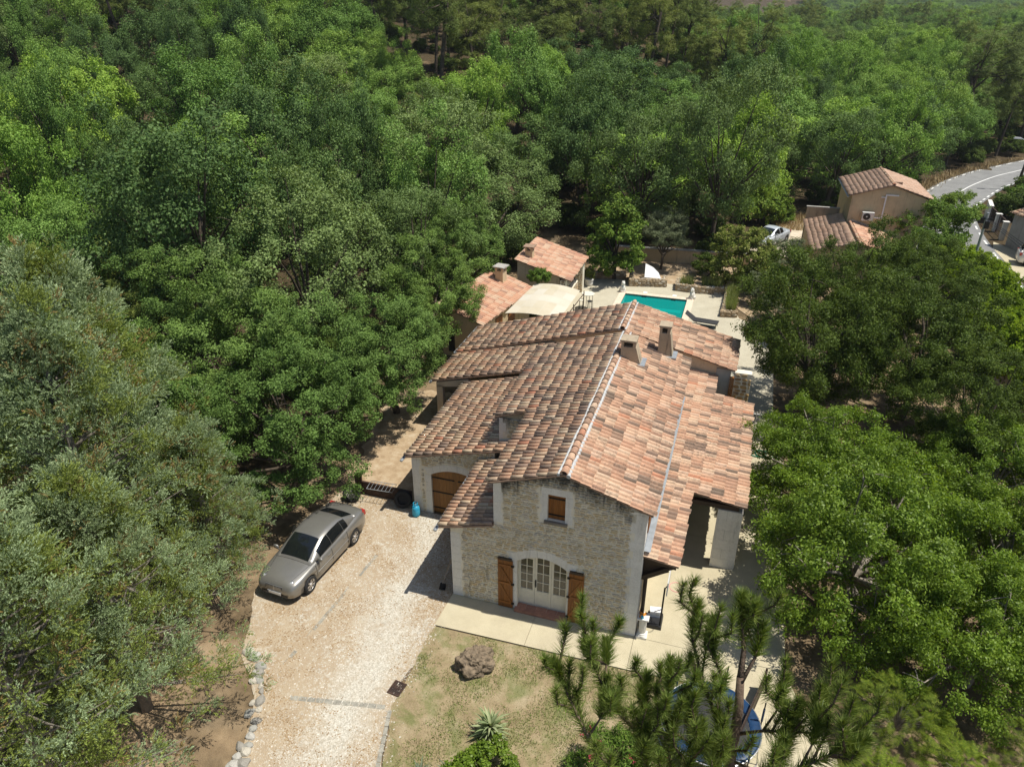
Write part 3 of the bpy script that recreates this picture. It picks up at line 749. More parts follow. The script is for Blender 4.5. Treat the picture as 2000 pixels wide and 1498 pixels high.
blocks(front, DX0-.14, DX0-.003, .04, 2.08, (.36, .42), side=-1, alt=.0); blocks(front, DX1+.003, DX1+.14, .04, 2.08, (.36, .42), side=1, alt=0)
ne = 7; ax = [DX0-.22+(DX1-DX0+.44)*i/ne for i in range(ne+1)]
def ar2(x): return arch(min(max(x, DX0), DX1))
for xa, xb in zip(ax[:-1], ax[1:]):
    xa += .004; xb -= .004; n_ = 4; q = [xa+(xb-xa)*i/n_ for i in range(n_+1)]
    f_ = lambda x: (x-3.1)*.13
    MB().prism([(x, ar2(x)+.004) for x in q]+[(x+f_(x), ar2(x)+.31) for x in reversed(q)], -.012-random.uniform(0, .004), .08).build('voussoir', M['quoin'], front)
blocks(gwall, -3.21, -2.86, .02, 2.44, (.30, .40), y=3.9, side=1, alt=.05); blocks(gwall, GX0-.26, GX0-.003, .02, 1.85, (.3, .4), y=3.9, side=-1, alt=.03)
ga = [GX0-.15+(GX1-GX0+.3)*i/8 for i in range(9)]
for xa, xb in zip(ga[:-1], ga[1:]):
    xa += .004; xb -= .004; q = [xa+(xb-xa)*i/3 for i in range(4)]
    MB().prism([(x, garch(min(max(x, GX0), GX1))+.004) for x in q]+[(x+(x+1.42)*.1, garch(min(max(x, GX0), GX1))+.28) for x in reversed(q)], 3.888, 3.99).build('voussoir', M['quoin'], gwall)
def ok_front(a, b_, c, d):
    for x in (a, b_):
        if x < .0 or x > 6.2 or d > ztop(x)-.02: return False
    if a < .34: return False
    if b_ > 5.84: return False
    if c > 3.40 and a < 1.78: return False
    if b_ > DX0-.15 and a < DX1+.15 and c < 2.1: return False
    if b_ > DX0-.26 and a < DX1+.26 and c < max(ar2(a), ar2(b_), ar2((a+b_)/2))+.31: return False
    if b_ > WX0-.25 and a < WX1+.25 and d > WZ0-.1 and c < WZ1+.25: return False
    return True
set_stones(front, Matrix.Identity(4), lay_rubble(.34, 5.86, .03, 5.8, ok_front, .055, .088, .12, .32, seed=3, joint=.013), 'stone', 220)
def ok_g(a, b_, c, d):
    if a < -2.87 or b_ > .15 or d > gtop(a)-.03: return False
    if b_ > GX0-.28 and a < GX1+.15 and c < max(garch(min(max(x, GX0), GX1)) for x in (a, b_, (a+b_)/2))+.29: return False
    return True
set_stones(gwall, Matrix.Translation((0, 3.9, 0)), lay_rubble(-2.85, .16, .03, 3.4, ok_g, .055, .09, .12, .32, seed=9, joint=.013), 'stone', 80)
# shutters and doors: separate planks, ledges, braces, straps
def shutter(x0, x1, y, z0, z1, flip, npl=5):
    t = thing('shutter', None, None); t.parent = H; w_ = (x1-x0)/npl
    for i in range(npl): MB().bb(x0+i*w_+.003, x0+(i+1)*w_-.003, y-.028, y-random.uniform(.0, .003), z0, z1).build('plank', M['shutter'], t)
    for zz in (z0+.18, (z0+z1)/2, z1-.26): MB().bb(x0+.03, x1-.03, y-.052, y-.029, zz, zz+.085).build('ledge', M['shutter'], t)
    for za, zb_ in ((z0+.27, (z0+z1)/2-.01), ((z0+z1)/2+.09, z1-.27)):
        a, b_ = (x0+.06, x1-.06) if flip else (x1-.06, x0+.06)
        MB().prism([(a-.035, za), (a+.035, za), (b_+.035, zb_), (b_-.035, zb_)], y-.050, y-.030).build('brace', M['shutter'], t)
    for zz in (z0+.22, (z0+z1)/2+.04, z1-.2):
        hx = x0 if flip else x1
        MB().bb(hx-.05, hx+.05, y-.06, y-.02, zz-.03, zz+.03).build('hinge', M['iron'], t)
    MB().bb(x0+.02, x1-.03, y-.05, y-.002, z1+.002, z1+.09).build('top_rail', M['dark_wood'], t)
    return t
shutter(1.63, 2.14, -.03, .05, 2.06, False); shutter(4.0, 4.49, -.03, .05, 2.10, True)
ws = thing('window_shutter', None, None); ws.parent = H
for i in range(6): MB().bb(WX0+.004+i*.0905, WX0+.004+(i+1)*.0905-.004, .10, .128, WZ0+.005, WZ1-.005).build('plank', M['shutter'], ws)
for zz in (WZ0+.14, WZ1-.20): MB().bb(WX0+.01, WX1-.01, .082, .099, zz, zz+.045).build('strap', M['iron'], ws)
gd = thing('garage_door', None, None); gd.parent = H; npl = 14; wpl = (GX1-GX0)/npl
for i in range(npl):
    a = GX0+i*wpl+.003; b_ = a+wpl-.006
    MB().prism([(a, .03), (b_, .03), (b_, garch(b_)-.01), (a, garch(a)-.01)], 3.99, 4.03).build('plank', M['garage_wood'], gd)
for zz in (.25, 1.0, 1.66):
    for a, b_ in ((GX0-.03, GX0+.93), (GX1-.93, GX1+.03)): MB().bb(a, b_, 3.972, 3.988, zz, zz+.05).build('strap', M['iron'], gd)
# french window
fw = thing('french_window', None, None); fw.parent = H
lw = (DX1-DX0)/3; fr = MB(); yf = .24
for i in range(3):
    xa = DX0+i*lw; xb = xa+lw; zt = min(arch(xa), arch(xb), arch((xa+xb)/2))+.10
    fr.bb(xa+.004, xa+.075, yf-.05, yf, DZ0+.03, arch(xa+.04)-.005); fr.bb(xb-.075, xb-.004, yf-.05, yf, DZ0+.03, arch(xb-.04)-.005)
    fr.bb(xa+.076, xb-.076, yf-.04, yf-.005, DZ0+.03, .78)
    z0 = .80; z1 = min(arch(xa+.08), arch(xb-.08))-.04; rows = 4; cwid = (lw-.15)/2; rh = (z1-z0)/rows
    fr.prism([(xa+.076, z1), (xb-.076, z1), (xb-.076, arch(xb-.08)-.005), (xa+.076, arch(xa+.08)-.005)], yf-.045, yf-.002)
    fr.bb((xa+xb)/2-.012, (xa+xb)/2+.012, yf-.04, yf-.005, z0, z1)
    for r in range(rows+1): fr.bb(xa+.075, xb-.075, yf-.037, yf-.008, z0+r*rh-.012, z0+r*rh+.012)
    for r in range(rows):
        for c in range(2): MB().bb(xa+.078+c*cwid, xa+.072+(c+1)*cwid, yf-.022, yf-.016, z0+r*rh+.013, z0+(r+1)*rh-.013).build('pane', M['window_glass'], fw)
    MB().bb(xa+.13, xb-.13, yf-.045, yf-.0405, DZ0+.13, .70).build('panel', M['cream_paint'], fw)
fr.build('frame', M['cream_paint'], fw)
MB().bb(DX0+lw+.02, DX0+lw+.05, yf-.10, yf-.051, 1.0, 1.28).build('handle', M['iron'], fw)
stp = thing('doorstep', None, None); stp.parent = H
for i in range(5): MB().bb(DX0-.05+i*.352, DX0-.05+i*.352+.346, -.17, .185, .02, DZ0+random.uniform(.002, .012)).build('tile', M['terracotta'], stp)
# chimneys
def chimney(x0, x1, y0, y1, zb_, zt, tap, slit, cap=True):
    c = thing('chimney', None, None); c.parent = H
    a = MB(); hz = zt-slit
    xr = x1-tap
    xl = lambda z: x1-tap*(z-zb_)/(zt-zb_)
    a.add([(x0, y0, zb_), (x1, y0, zb_), (x1, y1, zb_), (x0, y1, zb_), (x0, y0, hz), (xl(hz), y0, hz), (xl(hz), y1, hz), (x0, y1, hz)], [(0, 1, 5, 4), (1, 2, 6, 5), (2, 3, 7, 6), (3, 0, 4, 7), (4, 5, 6, 7)])
    for xa, xb in ((x0, x0+.10), (xl(hz)-.13, xl(hz)-.02)): a.bb(xa, xb, y0, y1, hz, zt)
    a.bb(x0+.101, xl(hz)-.131, y1-.1, y1, hz, zt)
    a.build('shaft', M['chimney'], c)
    MB().bb(x0-.03, xr+.06, y0-.03, y1+.03, zt+.002, zt+.08).build('cap', M['chimney'], c)
    MB().bb(x0-.10, x1+.16, y0-.12, y1+.08, zb_-.12, zb_+.07).build('flashing', M['zinc'], c)
    return c
chimney(3.86, 4.66, 8.25, 8.80, 5.52, 6.44, .28, .20); chimney(5.10, 5.70, 9.95, 10.45, 5.22, 6.5, .20, .24)
# right lean-to: pillars, beams, brackets
mb = MB().bb(8.23, 9.05, 4.1, 4.5, 0, 2.56).build('pillar', M['grey_wall'], H)
for i in range(6):
    for j in range(2 if i % 2 else 1):
        xa, xb = ((8.226, 9.054) if not i % 2 else ((8.226, 8.55) if j == 0 else (8.558, 9.054)))
        MB().bb(xa, xb, 4.088, 4.2, .02+i*.42, .012+(i+1)*.42).build('block', M['quoin'], mb)
MB().bb(8.23, 9.05, 10.6, 11.0, 0, 2.56).build('pillar', M['grey_wall'], H)
bm = MB(); bm.bb(6.21, 8.9, 4.12, 4.30, 2.565, 2.74); bm.bb(8.5, 8.75, 4.31, 11.2, 2.565, 2.72); bm.build('beam', M['dark_wood'], H)
for yy in (.16, .95, 1.75, 2.55, 3.35): MB().prism([(6.21, 3.0), (7.2, 2.90), (7.2, 3.01), (6.21, 3.16)], yy, yy+.11).build('rafter', M['dark_wood'], H)
MB().prism([(6.215, 2.25), (6.6, 2.5), (7.18, 2.84), (7.18, 2.965), (6.215, 3.115)], .275, .31).build('soffit_board', M['dark_wood'], H)
MB().bb(6.202, 6.214, .0, .62, .02, 3.2).build('side_quoin', M['quoin'], H); MB().bb(6.202, 6.214, .0, .62, 3.42, 4.9).build('side_quoin', M['quoin'], H)
blocks(front, 0, .01, 0, .1, (.1, .1)) if False else None
tw = MB().bb(.19, 1.36, 4.44, 4.495, 3.0, zr(.2)-.10).build('wall', M['facade_mortar'], H, label='small step wall between the roof levels')
blocks(tw, .185, .45, 3.3, zr(.2)-.1, (.3, .4), y=4.44)
set_stones(tw, Matrix.Translation((0, 4.44, 0)), lay_rubble(.46, 1.34, 3.3, 4.55, lambda a, b_, c, d: b_ < 1.35 and d < 4.56, seed=5), 'stone', 10)
for yy in (.14, 3.3):
    MB().prism([(6.21, 2.30), (6.31, 2.30), (7.0, 2.80), (7.0, 2.90), (6.9, 2.90), (6.21, 2.42)], yy, yy+.12).build('bracket', M['dark_wood'], H)
for i in range(18): MB().bb(6.21, 9.0, 4.4+i*.4, 4.5+i*.4, 2.745, 2.80).build('rafter', M['dark_wood'], H)
tl = thing('trellis', None, None); tl.parent = H
for i in range(6): MB().tube([(6.30, .25+.2*i, .05), (6.30, .25+.2*i, 2.2)], .022, 5).build('bar', M['dark_wood'], tl)
for i in range(4): MB().tube([(6.30, .2, .3+.55*i), (6.30, 1.3, .3+.55*i)], .02, 5).build('bar', M['dark_wood'], tl)
dp = MB().tube([(6.98, .2, 2.78), (6.7, .2, 2.62), (6.42, .2, 2.5), (6.36, .2, 2.3), (6.36, .2, .1)], .045, 8).build('downpipe', M['dark_wood'], H)
sh = thing('side_shutter', None, None); sh.parent = H
for i in range(3): MB().bb(6.215, 6.245, .45+i*.18, .62+i*.18, 3.85, 4.9).build('plank', M['shutter'], sh)
for i in range(3): MB().bb(8.09+.06*i, 8.145+.06*i, 13.05, 13.18, .6, 3.2).build('plank', M['shutter'], sh)

# ------------------------------------------------------------------ pool houses
def small_chimney(parent, x, y, zb_, zt, wd, cap):
    c = thing('chimney', None, None); c.parent = parent
    MB().bb(x-wd, x+wd, y-wd, y+wd, zb_, zt-.22).build('shaft', M['render'], c)
    for a, b_ in ((-1, -1), (1, -1), (-1, 1), (1, 1)): MB().box((x+a*(wd-.06), y+b_*(wd-.06), zt-.11), (.12, .12, .216)).build('stub', M['render'], c)
    MB().bb(x-wd-.12, x+wd+.12, y-wd-.12, y+wd+.12, zt+.002, zt+.07).build('cap', cap, c); return c
P1 = thing('pool_house', 'low tiled outbuilding with a square pale chimney behind the house, beside the cream awning', 'outbuilding', (-4.72, 20.3, 0), -.155)
mb = MB(); mb.prism([(-2.5, 0), (0, 0), (0, 2.28), (-2.5, 2.98)], -3.1, 3.1); mb.build('wall', M['render'], P1)
MB().prism([(-2.1, .3), (-1.7, .3), (-1.7, 1.4), (-1.9, 1.55), (-2.1, 1.4)], -3.13, -3.09).build('window', M['black'], P1)
for yy in (-1.4, .2): MB().bb(-.02, .05, yy, yy+.8, 0, 2.0).build('door', M['shutter'], P1)
roof(P1, 'p1', (.22, -3.25, 2.34), (.22, 3.25, 2.34), (-1, 0), .285*2.9, 2.9, 'tile_clean')
small_chimney(P1, -1.55, 2.3, 2.5, 3.75, .26, M['concrete'])
P2 = thing('pool_house', 'open stone pillared outbuilding with a clean orange roof, farther of the two', 'outbuilding', (0, 0, 0))
mb = MB(); mb.prism([(-5.7, 0), (-2.9, 0), (-2.9, 2.50), (-5.7, 3.32)], 25.55, 25.8); mb.bb(-5.7, -5.45, 25.81, 30.2, 0, 3.2); mb.bb(-5.44, -2.9, 29.95, 30.2, 0, 2.48); mb.build('wall', M['render_pale'], P2, label='pale rendered side wall with green stains')
for (yy, dx) in ((25.5, .35), (29.75, .55)):
    p_ = MB().bb(-2.85, -2.85+dx, yy, yy+.5, 0, 2.28).build('pillar', M['facade_mortar'], P2)
    set_stones(p_, Matrix.Translation((-2.85, yy, 0)), lay_rubble(0, dx, 0, 2.28, lambda a, b_, c, d: a > -.01 and b_ < dx+.02 and d < 2.3, .1, .16, .12, .26, 7), 'dry_stone', 30, .03)
bk = MB().bb(-2.88, -2.6, 26.3, 29.74, 0, .9).build('counter', M['facade_mortar'], P2)
Mr = Matrix.Translation((-2.6, 26.3, 0)) @ Matrix.Rotation(math.pi/2, 4, 'Z')
set_stones(bk, Mr, lay_rubble(0, 3.44, 0, .9, lambda a, b_, c, d: b_ < 3.46 and d < .92, .1, .16, .14, .3, 8), 'dry_stone', 60, .03)
iw = MB().bb(-2.98, -2.905, 27.4, 29.74, .91, 2.3).build('wall', M['facade_mortar'], P2)
set_stones(iw, Matrix.Translation((-2.905, 27.4, .9)) @ Matrix.Rotation(math.pi/2, 4, 'Z'), lay_rubble(0, 2.3, 0, 1.4, lambda a, b_, c, d: b_ < 2.33 and d < 1.4, .1, .16, .14, .3, 18), 'dry_stone', 50, .03)
roof(P2, 'p2', (-2.12, 25.35, 2.36), (-2.12, 30.4, 2.36), (-1, 0), .29*3.75, 3.75, 'tile_clean')
small_chimney(P2, -5.2, 26.6, 2.9, 3.95, .24, M['deck'])

# ------------------------------------------------------------------ cottage by the road
CO = thing('roadside_cottage', 'tall ochre rendered cottage with a blank gable and tiled annexe by the road', 'cottage', (15.4, 44.3, 0), .035)
mb = MB(); mb.prism([(0, 0), (5.35, 0), (5.35, 4.72), (2.75, 5.58), (0, 4.72)], 0, 6.3); mb.build('wall', M['render'], CO)
roof(CO, 'cottage', (-.22, -.15, 4.75), (-.22, 6.45, 4.75), (1, 0), .31*2.97, 2.97, 'tile_pale', pitch=.26, expo=.36)
roof(CO, 'cottage', (5.57, -.15, 4.80), (5.57, 6.45, 4.80), (-1, 0), .31*2.82, 2.82, 'tile_pale', pitch=.26, expo=.36)
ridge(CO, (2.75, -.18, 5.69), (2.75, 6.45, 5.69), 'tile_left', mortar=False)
gutter(CO, (-.3, -.2, 4.68), (-.3, 6.45, 4.7))
MB().bb(3.0, 3.5, .9, 1.15, 5.5, 5.72).build('roof_vent', M['deck'], CO)
an = MB(); an.prism([(-2.7, 0), (3.0, 0), (3.0, 1.95), (.35, 2.68), (-2.7, 1.9)], -5.9, -.02); an.bb(-2.7, -.03, 0, 2.6, 0, 1.9); an.build('annexe_wall', M['render'], CO)
roof(CO, 'cottage', (-2.9, -6.05, 1.92), (-2.9, 2.7, 1.92), (1, 0), .26*2.85, 2.85, 'tile_pale', pitch=.28, expo=.38)
roof(CO, 'cottage', (3.15, -6.05, 1.95), (3.15, -.03, 1.95), (-1, 0), .26*2.75, 2.75, 'tile_clean', pitch=.26, expo=.36)
ridge(CO, (.2, -6.05, 2.73), (.2, -.03, 2.73), 'tile_clean', mortar=False)
MB().bb(-2.75, -.25, 2.75, 2.95, 0, 3.0).build('parapet_wall', M['chimney'], CO)
MB().bb(-2.8, -.24, 2.72, 2.98, 3.002, 3.06).build('coping', M['concrete'], CO)
MB().add([(.3, -.04, 2.78), (3.1, -.04, 2.02), (3.1, -.04, 2.14), (.3, -.04, 2.92)], [(0, 1, 2, 3)]).build('flashing', M['zinc'], CO)
ac = thing('air_conditioner', 'white outdoor air conditioner unit on the cottage gable', 'air conditioner', (16.75, 44.08, 3.0), .035)
MB().bb(-.42, .42, -.30, 0, 0, .62).build('case', M['plastic_grey'], ac)
Tm = Matrix.Translation((-.1, -.302, .31)) @ Matrix.Rotation(math.pi/2, 4, 'X')
MB().lathe([(.26, 0), (.26, .012), (.20, .02)], 20, M=Tm).build('fan_grille', M['black'], ac)
MB().lathe([(.06, .021), (.05, .035)], 10, M=Tm).build('fan_hub', M['plastic_grey'], ac)
for xx in (-.3, .3): MB().bb(xx-.02, xx+.02, -.32, 0, -.06, -.005).build('bracket', M['plastic_grey'], ac)
pp = thing('cable_duct', 'white pipe duct climbing the cottage gable from the air conditioner', 'pipe', (15.4, 44.3, 0), .035)
for a in ((1.80, 2.42, 3.10, 3.19), (2.34, 2.43, 3.191, 4.86), (2.34, 3.25, 4.861, 4.96), (2.05, 2.335, 4.70, 4.76)): MB().bb(a[0], a[1], -.09, -.01, a[2], a[3]).build('duct', M['plastic_white'], pp)
# brown roofed house at the road, far right
H2 = thing('neighbour_house', 'grey walled house with a brown tiled roof at the right edge behind the parked van', 'house', (28.6, 51.0, 0), -1.23)
MB().prism([(0, 0), (4.6, 0), (4.6, 2.75), (0, 2.75)], 0, 6.5).build('wall', M['grey_wall'], H2)
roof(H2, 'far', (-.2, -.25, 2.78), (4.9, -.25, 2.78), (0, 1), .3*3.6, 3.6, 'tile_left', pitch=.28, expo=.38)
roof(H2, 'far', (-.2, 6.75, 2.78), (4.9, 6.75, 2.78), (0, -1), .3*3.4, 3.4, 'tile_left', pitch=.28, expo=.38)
finish_roofs(300)
# ------------------------------------------------------------------ vehicles
def loft(rings, closed=False):
    vs = [p for r in rings for p in r]; n = len(rings[0]); fs = []
    for i in range(len(rings)-1):
        for k in range(n-1): fs.append((i*n+k, i*n+k+1, (i+1)*n+k+1, (i+1)*n+k))
    return vs, fs
def make_car(name, label, loc, rz, paint, S, plate='', detail=True, cat='car'):
    # X forward, Y to the car's left
    t = thing(name, label, cat, loc, rz)
    st = S['st']   # x, half width, z bottom, z shoulder, z centre top
    rings = []
    for x, hw, zb_, zs, zc in st:
        h = zs-zb_
        half = [(hw*.86, zb_), (hw*.97, zb_+.04), (hw, zb_+.14), (hw*1.0, zb_+.42*h), (hw*1.005, zb_+.62*h), (hw*.985, zb_+.84*h), (hw*.94, zs-.02), (hw*.86, zs+.25*(zc-zs)), (hw*.55, zs+.75*(zc-zs)), (hw*.22, zs+.97*(zc-zs)), (0, zc)]
        rings.append([(x, y, z) for y, z in half]+[(x, -y, z) for y, z in reversed(half[:-1])])
    vs, fs = loft(rings); n = len(rings[0]); m = len(rings)
    fs.append(tuple(range(n))); fs.append(tuple((m-1)*n+k for k in reversed(range(n))))
    fs += [(i*n+n-1, i*n, (i+1)*n, (i+1)*n+n-1) for i in range(m-1)]
    b = MB().add(vs, fs).build('body', paint, t, smooth=True)
    # wheel arches cut out of the shell
    wr = S['wr']; import bmesh
    for ax_ in (S['fa'], S['ra']):
        for sg in (1, -1):
            cut = MB()
            Mx = Matrix.Translation((ax_, sg*(S['hw']-.22), wr))
            cut.lathe([(wr+.055, -.01), (wr+.055, .5)], 28, M=Mx @ Matrix.Rotation(-sg*math.pi/2, 4, 'X'))
            co = cut.build('cutter', None, t)
            for q_ in (b, co):
                bm2 = bmesh.new(); bm2.from_mesh(q_.data); bmesh.ops.recalc_face_normals(bm2, faces=bm2.faces)
                if bm2.calc_volume(signed=True) < 0: bmesh.ops.reverse_faces(bm2, faces=bm2.faces)
                bm2.to_mesh(q_.data); bm2.free()
            bm_ = b.modifiers.new('cut', 'BOOLEAN'); bm_.operation = 'DIFFERENCE'; bm_.object = co; bm_.solver = 'EXACT'
            C.view_layer.update(); ev = b.evaluated_get(C.evaluated_depsgraph_get()); me = D.meshes.new_from_object(ev)
            b.modifiers.clear(); b.data = me; D.objects.remove(co)
    for p in b.data.polygons: p.use_smooth = abs(p.normal.y) < .999 or p.area < .05
    MB().bb(S['ra']-.5, S['fa']+.5, -S['hw']+.16, S['hw']-.16, .2, .55).build('underbody', M['black'], t)
    # greenhouse: side curves at belt and roof
    g = S['gh']
    def lerp(a, c, u): return a+(c-a)*u
    def crv(pts, u):
        x = pts[0][0]+(pts[-1][0]-pts[0][0])*u
        for p, q in zip(pts[:-1], pts[1:]):
            if (p[0]-x)*(q[0]-x) <= 1e-9:
                k = 0 if p[0] == q[0] else (x-p[0])/(q[0]-p[0]); return Vector((x, lerp(p[1], q[1], k), lerp(p[2], q[2], k)))
        return Vector(pts[-1])
    def side(u, v, sg=1, off=0):
        B = crv(g['belt'], u); T_ = crv(g['roof'], u); bul = .045*math.sin(math.pi*v)
        p = B.lerp(T_, v); p.y += bul+off; p.z += off*.5; return Vector((p.x, p.y*sg, p.z))
    N = 16; rr = []
    for i in range(N+1):
        u = i/N; ring = [side(u, v) for v in (0, .25, .5, .75, 1)]
        T_ = crv(g['roof'], u); cr = S.get('crown', .05)
        for k in (.7, .35, 0): ring.append(Vector((T_.x, T_.y*k, T_.z+cr*(1-k*k))))
        ring += [Vector((p.x, -p.y, p.z)) for p in reversed(ring[:-1])]; rr.append(ring)
    vs, fs = loft(rr); n = len(rr[0]); fs.append(tuple(range(n))); fs.append(tuple(N*n+k for k in reversed(range(n))))
    MB().add(vs, fs).build('cabin', paint, t, smooth=True)
    def patch(nm, fn, nu, nv, m_, par=t, lab=None):
        vs = [fn(i/nu, j/nv) for i in range(nu+1) for j in range(nv+1)]
        fs = [(i*(nv+1)+j, i*(nv+1)+j+1, (i+1)*(nv+1)+j+1, (i+1)*(nv+1)+j) for i in range(nu) for j in range(nv)]
        return MB().add(vs, fs).build(nm, m_, par, smooth=True)
    for sg in (1, -1):
        for (ua, ub) in g['win']:
            patch('side_window', lambda u, v: side(lerp(ua, ub, u), lerp(.06, .93, v), sg, .008), 6, 4, M['car_glass'])
    def screen(u0, u1, z_off):
        def fn(u, v):
            uu = lerp(u0, u1, u); B = crv(g['belt'], uu); T_ = crv(g['roof'], uu); k = 1-2*v; hw = T_.y*.90
            return Vector((T_.x, hw*k, T_.z+S.get('crown', .05)*(1-k*k*.81)))
        return fn
    for nm, (u0, u1) in (('windscreen', g['ws']), ('rear_window', g['rw'])):
        fn0 = screen(u0, u1, 0); e = .01
        def fn(u, v):
            p = fn0(u, v); a = fn0(min(u+e, 1), v)-fn0(max(u-e, 0), v); c = fn0(u, min(v+e, 1))-fn0(u, max(v-e, 0)); nn = a.cross(c).normalized()
            if nn.z < 0: nn = -nn
            return p+nn*.010
        patch(nm, fn, 8, 8, M['car_glass'])
    # wheels
    def wheel(x, y, sg):
        Mx = Matrix.Translation((x, y, wr)) @ Matrix.Rotation(-sg*math.pi/2, 4, 'X')
        wt = MB().lathe([(wr*.66, -.10), (wr*.93, -.10), (wr, -.06), (wr, .06), (wr*.93, .10), (wr*.68, .105), (wr*.64, .04)], 26, M=Mx, cap=False).build('wheel', M['tyre'], t, smooth=False)
        MB().lathe([(wr*.66, .03), (wr*.60, .035), (.05, .035), (.01, .036)], 26, M=Mx).build('rim', M['black'], wt)
        sp = MB()
        for k in range(7):
            a = 2*math.pi*k/7
            sp.add([(math.cos(a+d)*r_, math.sin(a+d)*r_, z) for r_, d, z in ((.05, -.5, .08), (.05, .5, .08), (wr*.63, .17, .082), (wr*.63, -.17, .082))], [(0, 1, 2, 3)], Mx)
        sp.lathe([(.065, .078), (.05, .098), (.01, .1)], 12, M=Mx); sp.lathe([(wr*.59, .06), (wr*.60, .088), (wr*.67, .090), (wr*.67, .07)], 26, M=Mx, cap=False); sp.build('spokes', M['alloy'], wt)
    for x in (S['fa'], S['ra']):
        for sg in (1, -1): wheel(x, sg*(S['hw']-.105), sg)
    xf = st[-1][0]; xr = st[0][0]
    def onbody(x, yk, zk):
        # a point on the shell at station x: yk of half width, zk of side height
        for a, c in zip(st[:-1], st[1:]):
            if a[0] <= x <= c[0]:
                k = (x-a[0])/(c[0]-a[0]); q = [lerp(a[i], c[i], k) for i in range(5)]; return q
        return st[0] if x < st[0][0] else st[-1]
    for sg in (1, -1):
        q = onbody(S['mir'], 0, 0)
        mm = MB(); mm.tube([(S['mir'], sg*(q[1]*.90), q[3]+.04), (S['mir']-.03, sg*(q[1]+.02), q[3]+.09)], .025, 6); mm.build('mirror_arm', M['black'], t)
        Mm = Matrix.Translation((S['mir']-.03, sg*(q[1]+.06), q[3]+.12)) @ Matrix.Diagonal((.55, 1.1, .75, 1))
        MB().lathe([(.02, -.11), (.085, -.085), (.11, 0), (.085, .085), (.02, .11)], 12, M=Mm).build('mirror', paint, t, smooth=True)
        for dx in S['doors']:
            qq = onbody(dx, 0, 0); hz = qq[3]-qq[2]
            pts = [(dx, sg*(qq[1]*k+.004), qq[2]+f*hz) for k, f in ((.985, .16), (1.003, .4), (1.008, .62), (.99, .84), (.945, .96))]
            MB().tube(pts, .006, 4).build('door_gap', M['black'], t)
        for dx in S['handles']:
            qq = onbody(dx, 0, 0); z = qq[2]+.80*(qq[3]-qq[2])
            MB().box((dx, sg*(qq[1]+.006), z), (.19, .03, .03)).build('door_handle', paint, t)
        pts = []
        for i in range(9):
            x = lerp(S['ra']+.44, S['fa']-.44, i/8); qq = onbody(x, 0, 0); pts.append((x, sg*(qq[1]*1.005+.004), qq[2]+.50*(qq[3]-qq[2])))
        MB().tube(pts, .016, 5).build('side_trim', paint if S.get('trimpaint', True) else M['black'], t)
        # tail and head lamps
        q = onbody(xr+.10, 0, 0)
        MB().box((xr+.10, sg*q[1]*.86, q[3]-.10), (.20, .22, .20), taper=.85).build('tail_lamp', M['red_lamp'], t)
        for hx, hy, hr, hzz in S['lamps']:
            Mh = Matrix.Translation((hx, sg*hy, hzz)) @ Matrix.Rotation(sg*.35, 4, 'Z') @ Matrix.Rotation(R(62), 4, 'Y') @ Matrix.Diagonal((1.05, .92, 1, 1))
            hl = MB().lathe([(hr, -.08), (hr, .0), (hr*.86, .03), (hr*.45, .05), (.005, .055)], 16, M=Mh).build('headlight', M['lamp_glass'], t, smooth=True)
            MB().lathe([(hr+.014, -.06), (hr+.014, .006), (hr, .012)], 16, M=Mh).build('lamp_ring', M['steel'], hl)
    gx, gz, gw, gh = S['grille']
    gr = MB().prism([(-gw*.86, gz), (gw*.86, gz), (gw, gz+gh), (-gw, gz+gh)], gx-.05, gx, 'x').build('grille', M['black'], t)
    for i in range(4): MB().bb(gx+.001, gx+.012, -gw*.9, gw*.9, gz+.03+i*gh/4.6, gz+.045+i*gh/4.6).build('grille_bar', M['steel'], gr)
    MB().bb(gx+.001, gx+.016, -.012, .012, gz, gz+gh).build('grille_bar', M['steel'], gr)
    MB().tube([(gx-.03, -gw, gz+gh), (gx, 0, gz+gh+.015), (gx-.03, gw, gz+gh)], .014, 5).build('grille_surround', M['steel'], gr)
    if S.get('star'):
        em = MB(); Ms = Matrix.Translation((gx-.13, 0, gz+gh+.075)) @ Matrix.Rotation(math.pi/2, 4, 'Y')
        ring = [(Ms @ Vector((.036*math.cos(a), .036*math.sin(a), 0))) for a in [2*math.pi*i/14 for i in range(15)]]
        em.tube(ring, .005, 4)
        for k in range(3): em.tube([Ms @ Vector((0, 0, 0)), Ms @ Vector((-.035*math.cos(2*math.pi*k/3), .035*math.sin(2*math.pi*k/3), 0))], .005, 4)
        em.tube([(gx-.13, 0, gz+gh+.02), (gx-.13, 0, gz+gh+.04)], .006, 4); em.build('bonnet_ornament', M['steel'], t)
    pz = S['plate']
    pl = MB().bb(xf-.02, xf+.022, -.26, .26, pz, pz+.11).build('number_plate', M['plastic_white'], t)
    MB().bb(xf+.0225, xf+.024, -.262, -.225, pz+.002, pz+.108).build('plate_band', M['blue_pad'], pl)
    MB().bb(xf-.03, xf+.012, -S['hw']*.6, S['hw']*.6, st[-1][2]+.02, st[-1][2]+.10).build('lower_intake', M['black'], t)
    # bonnet shut lines
    for sg in (1, -1):
        pts = []
        for i in range(9):
            x = lerp(S['bon'][0], S['bon'][1], i/8); q = onbody(x, 0, 0); yk = lerp(.80, .62, i/8); kk = (yk-.22)/(.86-.22)
            zz = q[3]+(q[4]-q[3])*(.25+.72*(1-((yk-.22)/.64)**1.35)) ; pts.append((x, sg*q[1]*yk, zz+.002))
        MB().tube(pts, .006, 4).build('bonnet_gap', M['black'], t)
    return t
